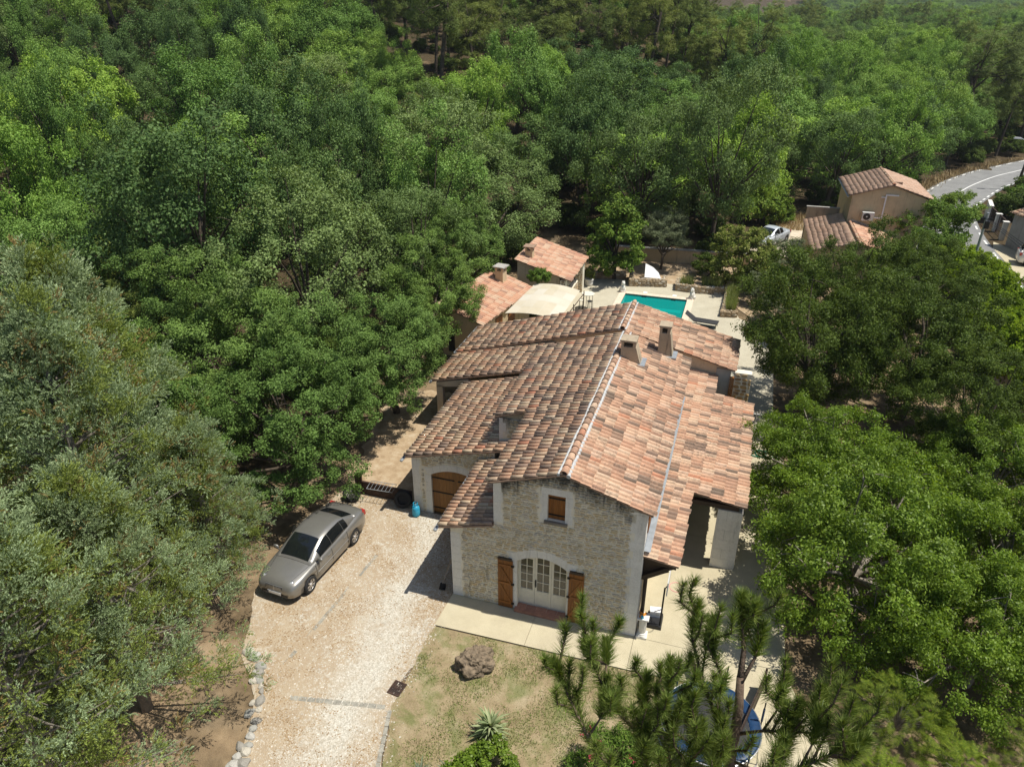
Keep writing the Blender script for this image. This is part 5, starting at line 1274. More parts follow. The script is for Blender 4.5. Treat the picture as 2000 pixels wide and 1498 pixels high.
# border of half buried stones along the drive
rr_ = random.Random(4); base = [rock('border_stone', M['border_stone'], (.17, .14, .12), s, 2, .2) for s in (1, 2, 3, 4)]
path_ = [(-2.75, -8.4), (-3.05, -7.5), (-3.5, -6.3), (-3.9, -5.45), (-4.5, -4.65), (-5.1, -4.2)]; k_ = 0
for (p, q) in zip(path_[:-1], path_[1:]):
    L = math.dist(p, q); n_ = max(2, int(L/.24))
    for j in range(n_):
        for row in (0, 1):
            if row and rr_.random() < .45: continue
            o = base[k_ % 4] if k_ < 4 else base[k_ % 4].copy()
            if k_ >= 4: col.objects.link(o)
            u = (j+.5*row)/n_; s_ = rr_.uniform(.65, 1.25)
            o.location = (p[0]+(q[0]-p[0])*u-.20*row+rr_.uniform(-.05, .05), p[1]+(q[1]-p[1])*u+rr_.uniform(-.04, .04), .01); o.rotation_euler = (0, 0, rr_.uniform(0, 6)); o.scale = (s_, s_*rr_.uniform(.8, 1.2), s_*.9)
            tag(o, 'grey mossy stone in the border between the drive and the blue green cypress', 'stone', 'border stones along the drive'); k_ += 1
# ------------------------------------------------------------------ vegetation
M['oak_leaf'] = mat_leaf('oak_leaf', (0.104, 0.198, 0.040), (0.172, 0.296, 0.061), (0.270, 0.407, 0.109))
M['oak_bright'] = mat_leaf('fresh_oak_leaf', (0.123, 0.234, 0.036), (0.208, 0.351, 0.057), (0.319, 0.469, 0.100))
M['oak_grey'] = mat_leaf('grey_oak_leaf', (0.106, 0.162, 0.046), (0.169, 0.240, 0.075), (0.263, 0.351, 0.128))
M['oak_dark'] = mat_leaf('dark_oak_leaf', (0.061, 0.118, 0.033), (0.104, 0.180, 0.052), (0.171, 0.257, 0.088))
M['near_oak'] = mat_leaf('near_oak_leaf', (0.076, 0.138, 0.031), (0.130, 0.216, 0.046), (0.208, 0.315, 0.085), objv=.16)
M['pine_far'] = mat_leaf('aleppo_pine_needles', (0.093, 0.137, 0.033), (0.143, 0.189, 0.044), (0.202, 0.240, 0.074), tr=.2)
M['mulberry'] = mat_leaf('bright_cherry_leaf', (0.094, 0.160, 0.017), (0.165, 0.259, 0.026), (0.275, 0.385, 0.060), tr=.4, rough=.45, spec=.25, objv=.05)
M['dark_leaf'] = mat_leaf('dark_glossy_leaf', (.046, .078, .013), (.080, .125, .020), (.14, .195, .038), tr=.28, rough=.5, spec=.12, objv=.05)
M['olive'] = mat_leaf('olive_leaf', (0.105, 0.128, 0.060), (0.158, 0.188, 0.093), (0.225, 0.255, 0.150), tr=.15, objv=.05)
M['lime'] = mat_leaf('lime_hedge_leaf', (0.110, 0.187, 0.011), (0.187, 0.286, 0.015), (0.286, 0.374, 0.033), tr=.4, objv=.12)
M['shrub'] = mat_leaf('shrub_leaf', (0.068, 0.128, 0.017), (0.112, 0.196, 0.026), (0.195, 0.270, 0.048), objv=.25)
M['photinia'] = mat_leaf('yellow_tinged_shrub_leaf', (.085, .13, .018), (.17, .215, .035), (.33, .34, .11), objv=.05)
M['fern'] = mat_leaf('feathery_yellow_green_leaf', (.075, .125, .012), (.14, .195, .018), (.23, .28, .035), tr=.35, objv=.08)
M['cypress_blue'] = mat_leaf('blue_green_cypress', (0.174, 0.236, 0.110), (0.286, 0.374, 0.189), (0.426, 0.517, 0.294), tr=.15, objv=.05)
M['cypress_olive'] = mat_leaf('olive_green_cypress', (0.134, 0.178, 0.034), (0.230, 0.287, 0.058), (0.347, 0.408, 0.116), tr=.18, objv=.05)
M['cypress_rust'] = mat_leaf('dry_rusty_cypress_tip', (.20, .15, .05), (.28, .19, .07), (.30, .24, .10), tr=.1, objv=.05)
M['needles'] = mat_leaf('pine_needles', (0.086, 0.140, 0.024), (0.161, 0.224, 0.044), (0.287, 0.347, 0.094), tr=.3, rough=.4, spec=.3, objv=.05)
M['yucca'] = mat_leaf('yucca_blade', (.20, .27, .12), (.33, .39, .20), (.48, .52, .30), tr=.2, objv=.05)
M['agave'] = mat_leaf('grey_agave_blade', (.09, .11, .07), (.14, .17, .11), (.22, .25, .17), tr=.15, objv=.05)
M['tall_grass'] = mat_leaf('tall_grass_blade', (.14, .19, .05), (.24, .29, .10), (.40, .42, .22), tr=.3, objv=.1)
M['pink_flower'] = mat_leaf('pink_petal', (.55, .05, .12), (.65, .08, .16), (.7, .15, .25), tr=.3, objv=.05)
M['pale_flower'] = mat_leaf('cream_blossom', (.55, .52, .30), (.62, .60, .42), (.7, .68, .5), tr=.3, objv=.05)

def unit(a): return a/np.maximum(np.linalg.norm(a, axis=1, keepdims=True), 1e-9)
def leaf_geo(P, N, L, W, rg, axis=None, droop=0):
    n = len(P); N = unit(N)
    T = rg.normal(size=(n, 3)) if axis is None else axis+rg.normal(size=(n, 3))*.25
    T[:, 2] -= droop
    T = unit(T-N*(T*N).sum(1, keepdims=True)); B = np.cross(N, T)
    L = (L*rg.uniform(.65, 1.3, n))[:, None]/2; W = (W*rg.uniform(.7, 1.25, n))[:, None]/2
    V = np.stack([P-T*L, P+B*W-N*W*.25, P+T*L, P-B*W-N*W*.25], 1).reshape(-1, 3)
    return V, np.arange(4*n).reshape(-1, 4)
def clump_points(cs, rs, n_each, rg, shell=.45, flat=.75):
    # points spread through each leaf clump, outward normals
    k = np.repeat(np.arange(len(cs)), n_each); d = unit(rg.normal(size=(len(k), 3)))
    r = rg.random(len(k))**shell
    P = cs[k]+d*(r*rs[k])[:, None]*np.array([1, 1, flat])
    return P, d, k
def crown(name, seed, rx, ry, rz, zc, ncl, cr, nleaf, L, W, mt, low=-.55, inner=.5, shell=.5, up=.55, droop=0, sub=5, lump=.28, flat=.75):
    rg = np.random.default_rng(seed)
    d = unit(rg.normal(size=(ncl*6, 3))); d = d[d[:, 2] > low][:ncl]
    lobes = unit(rg.normal(size=(9, 3))+np.array([0, 0, .4])); amp = rg.uniform(-lump, lump, 9)
    f = 1+sum(amp[i]*np.clip(d@lobes[i], 0, 1)**3 for i in range(9))*1.2
    r = (inner+(1-inner)*rg.random(len(d))**.6)*f
    cs = d*r[:, None]*np.array([rx, ry, rz])+np.array([0, 0, zc])
    # each clump breaks into smaller sprigs
    sc = np.repeat(cs, sub, 0)+unit(rg.normal(size=(len(cs)*sub, 3)))*(cr*.75*rg.random((len(cs)*sub, 1))**.5)*np.array([1, 1, flat])
    sr = cr*rg.uniform(.30, .62, len(sc))
    P, dd, k = clump_points(sc, sr, max(1, nleaf//len(sc)), rg, shell, flat)
    N = dd*.55+unit(P-np.array([0, 0, zc]))*.35+np.array([0, 0, up])+rg.normal(size=dd.shape)*.55
    V, F = leaf_geo(P, N, L, W, rg, None, droop)
    me = npmesh(name, V, F); me.materials.append(mt); return me, cs
def limbs(name, seed, h, r, cs, mt, n=9, fork=.45, lean=.12, zc=0, twigs=0):
    rd = random.Random(seed); mb = MB(); lx, ly = rd.uniform(-lean, lean)*h, rd.uniform(-lean, lean)*h
    top = Vector((lx, ly, h*fork)); mid = Vector((lx*.35+rd.uniform(-.1, .1), ly*.35, h*fork*.5))
    mb.tube([(0, 0, -.3), (0, 0, .1), mid, top], [r*1.4, r*1.1, r*.9, r*.75], 8)
    idx = list(range(len(cs))); rd.shuffle(idx)
    for i in idx[:n]:
        c = Vector(cs[i]); a = top.lerp(mid, rd.random()*.5); m_ = a.lerp(c, .5)+Vector((rd.uniform(-.2, .2), rd.uniform(-.2, .2), .06*h*rd.uniform(-.5, 1)))
        e = a.lerp(c, .97); mb.tube([a, a.lerp(m_, .5), m_, e], [r*.55, r*.42, r*.30, r*.09], 5, cap=False)
        for _ in range(twigs):
            q = m_.lerp(e, rd.random()); w_ = Vector((rd.uniform(-1, 1), rd.uniform(-1, 1), rd.uniform(-.3, .8))).normalized()*rd.uniform(.4, .9); mb.tube([q, q+w_*.6+Vector((0, 0, .05)), q+w_], [r*.13, r*.09, r*.03], 4, cap=False)
    me = mb.mesh(name, True); me.materials.append(mt); return me
KIND = {}
def make_kind(key, name, seed, h, r, rx, ry, rz, zc, ncl, cr, nl, L, W, lm, bm, n=9, fork=.45, twigs=0, **kw):
    cm, cs = crown('crown', seed, rx, ry, rz, zc, ncl, cr, nl, L, W, M[lm], **kw)
    KIND[key] = (name, limbs('trunk', seed, h, r, cs, M[bm], n, fork, twigs=twigs), cm)
def plant(key, x, y, label, cat='tree', group=None, s=1.0, rz=None, z=None, sz=None):
    name, tm, cm = KIND[key]; zz = float(height(x, y))-.05 if z is None else z
    t = thing(name, label, cat, (x, y, zz), random.uniform(0, 6.28) if rz is None else rz, group, s)
    if sz: t.scale = (s, s, sz)
    link('trunk', tm, t); link('crown', cm, t); return t
for i, (lm, sd, rx, rz, lf, ncl) in enumerate((('oak_leaf', 11, 3.7, 3.2, .125, 130), ('oak_bright', 12, 4.4, 3.0, .135, 150), ('oak_dark', 13, 3.4, 3.7, .12, 120), ('oak_leaf', 14, 3.0, 3.9, .12, 110), ('oak_dark', 15, 4.1, 2.9, .13, 140), ('oak_grey', 16, 3.7, 3.3, .115, 130), ('oak_bright', 17, 3.3, 3.6, .125, 120), ('oak_leaf', 18, 4.5, 3.3, .13, 170))):
    make_kind('oak%d' % i, 'oak_tree', sd, 5.2, .17, rx, rx*.93, rz, 5.0, int(ncl*.62), .88, int(235*ncl), lf, lf*.66, lm, 'bark', n=16, fork=.5, twigs=1, low=-.85, inner=.5, lump=.5, sub=7, shell=.36, flat=.85)
make_kind('pine0', 'pine_tree', 31, 9.5, .16, 2.5, 2.5, 4.0, 7.6, 95, .75, 16000, .36, .034, 'pine_far', 'bark', n=14, fork=.85, low=-.75, inner=.35, up=.9, shell=.6)
make_kind('pine1', 'pine_tree', 32, 10.5, .17, 2.2, 2.2, 4.4, 8.2, 90, .8, 15000, .36, .034, 'pine_far', 'bark', n=14, fork=.85, low=-.75, inner=.3, up=.9, shell=.6)
make_kind('bigoak0', 'oak_tree', 21, 5.0, .20, 3.9, 3.8, 2.9, 4.2, 150, .64, 76000, .092, .062, 'near_oak', 'bark', n=16, fork=.45, twigs=3, low=-.85, inner=.4, lump=.4, sub=6, flat=.8, shell=.42)
make_kind('bigoak1', 'oak_tree', 22, 5.0, .20, 3.6, 3.9, 3.1, 4.3, 150, .64, 76000, .092, .062, 'near_oak', 'bark', n=16, fork=.45, twigs=3, low=-.85, inner=.4, lump=.4, sub=6, flat=.8, shell=.42)
make_kind('mulberry', 'cherry_tree', 41, 4.6, .16, 4.1, 4.1, 2.4, 2.9, 190, .62, 92000, .110, .055, 'mulberry', 'pale_bark', n=30, fork=.35, twigs=5, low=-.9, inner=.42, droop=.8, up=.25, lump=.4, sub=8, flat=.9, shell=.45)
make_kind('dark', 'leafy_tree', 42, 5.0, .18, 3.9, 3.8, 3.0, 3.5, 170, .62, 96000, .105, .046, 'dark_leaf', 'bark', n=16, fork=.4, twigs=2, low=-.95, inner=.46, droop=.9, up=.25, lump=.4, sub=7, flat=.85, shell=.45)
make_kind('olive', 'olive_tree', 43, 2.6, .10, 1.75, 1.7, 1.45, 2.9, 90, .5, 34000, .11, .028, 'olive', 'bark', n=12, fork=.5, low=-.5, inner=.4)
make_kind('bush0', 'bush', 51, 1.0, .05, 1.0, 1.0, .85, .85, 70, .34, 11000, .10, .065, 'shrub', 'bark', n=6, fork=.3, low=-.7)
make_kind('bush1', 'bush', 52, 1.0, .05, 1.05, 1.0, .9, .9, 70, .36, 12000, .11, .06, 'dark_leaf', 'bark', n=6, fork=.3, low=-.7)
make_kind('photinia', 'flowering_shrub', 53, 1.5, .07, 1.4, 1.35, 1.7, 1.65, 110, .42, 26000, .11, .06, 'photinia', 'bark', n=8, fork=.3, low=-.8)
make_kind('greybush', 'bush', 54, 1.2, .05, 1.1, 1.1, 1.0, 1.0, 80, .36, 22000, .10, .026, 'olive', 'pale_bark', n=8, fork=.3, low=-.6)
make_kind('lime', 'hedge_shrub', 55, 1.4, .06, 1.1, 1.25, 1.25, 1.3, 52, .42, 11000, .13, .08, 'lime', 'bark', n=6, fork=.3, low=-.8)
make_kind('roadtree', 'leafy_tree', 56, 3.0, .10, 2.2, 2.1, 1.9, 2.4, 56, .6, 14000, .15, .07, 'shrub', 'bark', n=9, fork=.4, low=-.75)
make_kind('ivytree', 'ivy_covered_tree', 57, 4, .16, 2.1, 2.0, 2.9, 3.1, 70, .7, 18000, .17, .13, 'shrub', 'bark', n=8, fork=.4, low=-.95)

# ---- near trees, one by one
N_OAKS = [('bigoak0', -13.3, 6.6, 1.02, 'broad green oak left of the drive, largest of the crowns by the blue cypress'),
          ('bigoak1', -8.0, 2.8, .90, 'green oak overhanging the parked silver sedan'),
          ('bigoak0', -9.0, 7.2, .88, 'dense green oak beside the porch at the left end of the house'),
          ('bigoak1', -13.6, 1.4, .90, 'green oak between the blue cypress and the oak over the sedan'),
          ('bigoak1', -7.3, 10.7, .86, 'tall dense oak pressed against the porch roof corner'),
          ('bigoak0', -17.8, 9.5, .92, 'green oak at the left edge behind the blue cypress'),
          ('bigoak0', -8.2, 17.8, .86, 'green oak leaning over the low tiled pool house'),
          ('bigoak1', -9.0, 24.5, .92, 'green oak spreading over the far pool house chimney')]
for i, (k, x, y, s, lab) in enumerate(N_OAKS): plant(k, x, y, lab, 'tree', None, s, rz=i*1.3+.4)
plant('mulberry', 12.6, 3.6, 'large bright green cherry tree with drooping leaves right of the house', s=1.02, rz=.5)
plant('mulberry', 12.1, 8.6, 'bright green cherry tree under the edge of the large dark tree beside the house', s=.86, rz=1.5)
plant('mulberry', 18.0, 9.8, 'bright green cherry tree standing before the concrete panel wall', s=.80, rz=3.7)
plant('mulberry', 15.9, 1.2, 'bright leafy cherry tree in the lower right corner, nearest the yellow green feathery shrubs', s=.78, rz=2.6)
plant('mulberry', 17.6, 4.8, 'bright green cherry tree cut off by the right edge', s=.80, rz=4.4)
plant('dark', 11.5, 17.4, 'large dark leafy tree between the house and the lane, nearest the terrace', s=1.1, rz=.2)
plant('dark', 16.3, 17.6, 'large dark leafy tree in front of the concrete panel wall', s=1.05, rz=2.2)
plant('dark', 17.4, 12.9, 'dark leafy tree between two bright cherry trees on the right', s=.82, rz=1.1)
plant('dark', 14.6, 25.8, 'dark leafy tree below the tiled annexe of the cottage', s=1.0, rz=4.0)
plant('dark', 18.6, 29.5, 'dark leafy tree between the cottage and the lime green hedge', s=.8, rz=5.0)
plant('olive', 2.25, 36.4, 'small grey green olive tree in the garden behind the pool', s=1.0)
plant('ivytree', -.7, 33.2, 'ivy covered tree standing between the far pool house and the olive', s=1.0)
plant('bush1', 5.75, 35.9, 'round dark bush in front of the garden wall, beside the olive tree', 'shrub', s=1.0)
plant('photinia', 8.05, 33.9, 'yellow tinged flowering shrub with pale blossoms at the terrace corner', 'shrub', s=1.3)
plant('bush1', 10.2, 33.9, 'dark bush between the yellow tinged shrub and the half bare grey bush', 'shrub', s=1.2)
plant('greybush', 10.6, 28.4, 'low grey bush between the tall grass bed and the dark leafy tree', 'shrub', s=1.0)
plant('greybush', 10.6, 36.6, 'grey green bush right of the yellow tinged shrub', 'shrub', s=1.35)
plant('greybush', 9.7, 31.2, 'half bare grey bush with pale twigs below the yellow tinged shrub', 'shrub', s=1.0)
plant('bush0', 9.0, 52.2, 'rounded green bush by the dry bank above the silver coupe', 'shrub', s=2.3)
plant('bush0', 10.9, 52.6, 'small green bush beside the dry yellow grass', 'shrub', s=1.3)
plant('roadtree', 21.9, 44.2, 'leafy tree hiding the right foot of the cottage', s=1.25)
plant('roadtree', 20.6, 38.8, 'leafy tree below the cottage gable near the utility pole', s=1.0)
plant('roadtree', 24.3, 51.5, 'leafy roadside tree with its crown against the grey road', s=1.05)
plant('roadtree', 18.0, 36.6, 'bright leafy tree between the annexe roof and the cottage gable', s=.9)
plant('bush0', 32.3, 62.8, 'green hedge bush over the white roadside wall', 'shrub', s=1.8); plant('bush1', 34.3, 66.5, 'dark hedge bush below the street lamp', 'shrub', s=1.9)
plant('bush1', 31.0, 60.6, 'dark ivy like bush behind the white wall gate', 'shrub', s=1.5)
for i in range(22):
    y = 19+(i % 11)*2.05; plant('lime', (23.3 if i < 11 else 21.7)+.25*math.sin(i*1.7)+(0 if i < 11 or y > 27 else .7), y, 'lime green shrub in the tall hedge along the lane', 'hedge', 'lime green hedge shrubs', 1.05+.12*math.sin(i*2.3)+(.12 if i > 8 else 0), z=.0, sz=1.35+.15*math.cos(i))
for i, (x, y) in enumerate(((23.9, 20.4), (24.0, 22.6))): pass

# ---- woods on the slope
ok_ = []
rg = np.random.default_rng(77)
for _ in range(26000):
    d = 34+rg.random()**.75*290; l = rg.uniform(-1, 1)*(d*.76+8)
    x = CAM.x+d*FX+l*FY; y = CAM.y+d*FY-l*FX
    if l < 16 and d > 150: continue
    if -9.5 < x < 24.8 and y < 39.8+.06*max(0, x) : continue
    if x > -10.5 and y < 27 and x < 0: continue
    if 7.0 < x < 22.8 and y < 58.5: continue
    if x > 19 and y < 58: continue
    # clear of the road and its near verge
    pr = min((Vector((x, y))-p).length for p in CL[::3])
    if pr < 4.8: continue
    if x > 24 and y < 66+max(0, (x-27))*1.25: continue
    if d < 38 and l < -12 and y < 12: continue
    if (x+16)**2+(y-4)**2 < 90 or x < -10 and y < 1: continue
    if abs(x+2.2) < 3.6 and abs(y-71) < 5: continue     # a bare patch on the slope
    sp = 5.0+.006*d
    if all((x-a)**2+(y-b_)**2 > sp*sp for a, b_, _, _ in ok_): ok_.append((x, y, d, l))
ok_.sort(key=lambda q: q[2])
def far_kind(x, y, d, l):
    pine = (vnoise(x*.045, y*.045, 8) > .62 and d > 85) or (d > 95 and -5 < l < 30 and rg.random() < .45)
    return ('pine%d' % rg.integers(2)) if pine else 'oak%d' % rg.choice(8, p=[.17, .13, .14, .13, .10, .08, .11, .14])
IND = ok_[:300]; REST = ok_[300:]
for x, y, d, l in IND:
    k = far_kind(x, y, d, l)
    zn = ('at the far left' if l < -32 else 'left of centre' if l < -14 else 'above the low pool house' if l < 2 else 'above the pool and garden wall' if l < 16 else 'above the tiled cottage' if l < 34 else 'beyond the road bend')
    zn = ('at the foot of the wood ' if d < 62 else 'halfway up the slope ' if d < 88 else 'high on the slope ' if l < 20 else 'far up the valley ')+zn
    if k.startswith('pine'): lab, gp = 'grey green pine '+zn, 'pines '+zn
    elif k == 'oak5': lab, gp = 'grey green oak '+zn, 'grey oaks '+zn
    elif k in ('oak1', 'oak6'): lab, gp = 'bright yellow green oak '+zn, 'bright oaks '+zn
    elif k in ('oak2', 'oak4'): lab, gp = 'dark green oak '+zn, 'dark oaks '+zn
    else: lab, gp = 'fresh green oak '+zn, 'green oaks '+zn
    plant(k, x, y, lab, 'tree', gp, float(np.clip(rg.lognormal(.13, .19), .75, 1.65)), sz=float(np.clip(rg.lognormal(.17, .2), .8, 1.7)))
def gn_scatter(name, pts, scl, src, label, cat, seed):
    me = D.meshes.new(name); me.vertices.add(len(pts)); me.vertices.foreach_set('co', np.asarray(pts, np.float32).ravel())
    at = me.attributes.new('sc', 'FLOAT', 'POINT'); at.data.foreach_set('value', np.asarray(scl, np.float32)); me.update()
    o = link(name, me, kind='stuff'); tag(o, label, cat)
    ng = D.node_groups.new(name, 'GeometryNodeTree'); ng.interface.new_socket('Geometry', in_out='INPUT', socket_type='NodeSocketGeometry'); ng.interface.new_socket('Geometry', in_out='OUTPUT', socket_type='NodeSocketGeometry')
    N = ng.nodes; gi = N.new('NodeGroupInput'); go = N.new('NodeGroupOutput'); ip = N.new('GeometryNodeInstanceOnPoints'); mp = N.new('GeometryNodeMeshToPoints'); ng.links.new(gi.outputs[0], mp.inputs[0])
    ng.links.new(mp.outputs[0], ip.inputs['Points'])
    jn = N.new('GeometryNodeGeometryToInstance')
    for s_ in src:
        oi = N.new('GeometryNodeObjectInfo'); oi.inputs['Object'].default_value = s_; oi.inputs['As Instance'].default_value = True; oi.transform_space = 'ORIGINAL'; ng.links.new(oi.outputs['Geometry'], jn.inputs[0])
    ng.links.new(jn.outputs[0], ip.inputs['Instance']); ip.inputs['Pick Instance'].default_value = True
    rv = N.new('FunctionNodeRandomValue'); rv.data_type = 'FLOAT_VECTOR'; rv.inputs[0].default_value = (0, 0, 0); rv.inputs[1].default_value = (0, 0, 6.283); rv.inputs['Seed'].default_value = seed; ng.links.new(rv.outputs[0], ip.inputs['Rotation'])
    na = N.new('GeometryNodeInputNamedAttribute'); na.data_type = 'FLOAT'; na.inputs[0].default_value = 'sc'; ng.links.new(na.outputs[0], ip.inputs['Scale'])
    ng.links.new(ip.outputs[0], go.inputs[0]); m_ = o.modifiers.new('scatter', 'NODES'); m_.node_group = ng; return o
crown_of = {}
for o in list(D.objects):
    if o.name.startswith('crown') and o.data: crown_of.setdefault(o.data.name, o)
src = [crown_of[KIND[k][2].name] for k in ('oak0', 'oak1', 'oak2', 'oak3', 'oak4', 'oak5', 'oak6', 'oak7', 'pine0') if KIND[k][2].name in crown_of]
if REST:
    pts = [(x, y, float(height(x, y))-.4) for x, y, d, l in REST]
    gn_scatter('far_woods', pts, rg.uniform(.85, 1.25, len(pts)), src, 'far oak and pine wood covering the hillside up the valley', 'woods', 3)
# distant hill clad in woods
pts = []
for _ in range(2600):
    d = rg.uniform(420, 1150); l = rg.uniform(.36, .80)*d
    x = CAM.x+d*FX+l*FY; y = CAM.y+d*FY-l*FX; pts.append((x, y, float(height(x, y))-2))
gn_scatter('distant_woods', pts, rg.uniform(1.5, 2.4, len(pts)), src[:5], 'hazy wooded hill closing the valley in the top right corner', 'woods', 9)
# undergrowth below the trees
pts = []
for x, y, d, l in IND[:230]:
    for _ in range(3):
        a, b_ = x+rg.normal()*2.6, y+rg.normal()*2.6
        if min((Vector((a, b_))-p).length for p in CL[::3]) > 4.5 and not (7 < a < 23 and b_ < 55) and not (abs(a+2.2) < 3 and abs(b_-71) < 4): pts.append((a, b_, float(height(a, b_))-.1))
bush_src = [o for o in D.objects if o.data and o.data in (KIND['bush0'][2], KIND['bush1'][2])][:2]
gn_scatter('undergrowth', pts, rg.uniform(.6, 1.5, len(pts)), bush_src, 'low bushes growing between the trunks of the wood', 'undergrowth', 4)
# dry grass bank by the coupe and road verges
def blades(name, pts, h0, h1, wd, mt, label, cat, lean=.35, kind='stuff'):
    pts = np.asarray(pts, float); n = len(pts); a = rg.uniform(0, 6.28, n); h = rg.uniform(h0, h1, n)
    px, py = np.cos(a)*wd, np.sin(a)*wd; lx, ly = rg.normal(0, lean, n)*h, rg.normal(0, lean, n)*h
    V = np.stack([np.stack([pts[:, 0]-px, pts[:, 1]-py, pts[:, 2]], 1), np.stack([pts[:, 0]+px, pts[:, 1]+py, pts[:, 2]], 1), np.stack([pts[:, 0]+lx, pts[:, 1]+ly, pts[:, 2]+h], 1)], 1).reshape(-1, 3)
    o = link(name, npmesh(name, V, np.arange(3*n).reshape(-1, 3)), None, mt, kind=kind); return tag(o, label, cat) if label else o
g = NG('straw'); k = g.ramp(g.rnd(), [(0, (.30, .21, .10)), (.5, (.45, .33, .17)), (1, (.56, .45, .26))]); g.bsdf(k, .8, 0, .1); M['straw'] = g.m
pts = []
for _ in range(9000):
    x, y = rg.uniform(9.5, 15), rg.uniform(47, 57)
    if (x-12.3)**2/5+(y-53.2)**2/9 < 1: pts.append((x, y, float(height(x, y))))
for _ in range(2600):
    p = CL[rg.integers(34, len(CL)-12)]; o_ = rg.uniform(3.0, 4.2); q = CL[min(len(CL)-1, 31)]
    x, y = p.x-o_*.85+rg.normal()*.3, p.y+o_*.5+rg.normal()*.3; pts.append((x, y, float(height(x, y))))
blades('dry_grass', pts, .25, .6, .03, M['straw'], 'dry straw coloured grass on the bank and road verges', 'grass')
pts = [(x, y, .38) for x, y in zip(rg.uniform(7.4, 8.0, 1500), rg.uniform(28.5, 32.2, 1500))]+[(x, y, .4) for x, y in zip(rg.uniform(4.1, 5.0, 300), rg.uniform(32.3, 32.8, 300))]+[(x, y, .4) for x, y in zip(rg.uniform(5.6, 6.9, 500), rg.uniform(32.4, 33.0, 500))]
blades('tall_grass', pts, .35, .8, .022, M['tall_grass'], 'tall pale green grass filling the stone planters', 'grass', .25)

# ---- blue green cypresses: feathery sprays along drooping branchlets
def spray_template(seed, n=14):
    r = np.random.default_rng(seed); V = []; 
    for i in range(n):
        u = (i+.5)/n; base = np.array([u*.30, 0, .05*math.sin(u*3)]); a = r.uniform(0, 6.28); sp = .075*(1-.5*u)*r.uniform(.6, 1.2)
        tip = base+np.array([.075, math.cos(a)*sp, math.sin(a)*sp*.8]); sd = np.cross(tip-base, r.normal(size=3)); sd = sd/np.linalg.norm(sd)*.0135*r.uniform(.8, 1.3)
        m_ = (base+tip)/2; V += [base, m_+sd, tip, m_-sd]
    return np.array(V)
SPR = [spray_template(s) for s in (1, 2, 3)]
def sprays(P, Dr, sc, rg2):
    Vs = []; t = rg2.integers(0, 3, len(P)); Dr = unit(Dr)
    up = unit(np.array([0, 0, 1.])+rg2.normal(size=Dr.shape)*.4); Y_ = unit(np.cross(up, Dr)); Z_ = np.cross(Dr, Y_)
    for k in range(3):
        i = t == k; B = np.stack([Dr[i], Y_[i], Z_[i]], 2)*sc[i][:, None, None]
        Vs.append((np.einsum('nij,kj->nki', B, SPR[k])+P[i][:, None]).reshape(-1, 3))
    V = np.concatenate(Vs); return V, np.arange(len(V)).reshape(-1, 4)
def make_cypress(seed, h, rad, nb, per):
    rg2 = np.random.default_rng(seed); tr = MB(); tr.tube([(0, 0, -.3), (.05, 0, h*.4), (0, .05, h*.97)], [.20, .13, .02], 8); P = []; Dr = []; CQ = []
    for i in range(nb):
        u = rg2.random()**.8; z = .5+u*(h-.7); R_ = rad*(1-u)**.95*rg2.uniform(.62, 1.15)+.22; a = rg2.uniform(0, 6.283)
        dirv = np.array([math.cos(a), math.sin(a), .15+.45*u]); s0 = np.array([0, 0, z]); e = s0+dirv*R_+np.array([0, 0, .12*R_])
        if rg2.random() < .42: tr.tube([s0, s0+(e-s0)*.5+np.array([0, 0, -.08]), s0+(e-s0)*.94], [.045, .03, .008], 5, cap=False)
        npl = 2+int(rg2.random()*2.4+R_/rad); vc = np.where(rg2.random(npl) < .8, .70+.36*rg2.random(npl), .3+.4*rg2.random(npl))
        for j in range(npl):
            c = s0+(e-s0)*vc[j]+rg2.normal(size=3)*np.array([.30, .30, .22]); pr = rg2.uniform(.13, .30); m_ = int(per*(pr/.22)**1.6)+4
            dq = unit(rg2.normal(size=(m_, 3))+dirv*.35+np.array([0, 0, .35])); P.append(c+dq*pr*(rg2.random((m_, 1))**.4)*np.array([1, 1, .8])); Dr.append(dq*.8+dirv*.45+np.array([0, 0, .4])+rg2.normal(size=(m_, 3))*.25)
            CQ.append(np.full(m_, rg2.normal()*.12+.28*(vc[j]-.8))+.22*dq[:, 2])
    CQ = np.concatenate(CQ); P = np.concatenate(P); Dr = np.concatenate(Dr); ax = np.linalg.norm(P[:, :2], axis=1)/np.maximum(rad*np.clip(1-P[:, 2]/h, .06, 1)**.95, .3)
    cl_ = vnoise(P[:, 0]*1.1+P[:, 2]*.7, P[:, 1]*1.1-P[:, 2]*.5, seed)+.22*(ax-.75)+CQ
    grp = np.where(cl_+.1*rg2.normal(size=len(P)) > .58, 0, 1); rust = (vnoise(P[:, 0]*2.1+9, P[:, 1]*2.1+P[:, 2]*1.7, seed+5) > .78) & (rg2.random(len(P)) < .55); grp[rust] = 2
    sc = rg2.uniform(.6, .95, len(P)); out = []
    for k, mk in enumerate(('cypress_blue', 'cypress_olive', 'cypress_rust')):
        i = grp == k; V, F = sprays(P[i], Dr[i], sc[i], rg2); me = npmesh('crown', V, F); me.materials.append(M[mk]); out.append(me)
    # merge into one crown mesh with three materials
    vs = []; ms = []
    for k, me in enumerate(out):
        a = np.empty(len(me.vertices)*3, np.float32); me.vertices.foreach_get('co', a); vs.append(a.reshape(-1, 3)); ms += [k]*len(me.polygons)
    V = np.concatenate(vs); me = npmesh('crown', V, np.arange(len(V)).reshape(-1, 4))
    for mk in ('cypress_blue', 'cypress_olive', 'cypress_rust'): me.materials.append(M[mk])
    me.polygons.foreach_set('material_index', np.array(ms, np.int32)); me.update()
    for m_ in out: D.meshes.remove(m_)
    tm = tr.mesh('trunk', True); tm.materials.append(M['pale_bark']); return tm, me
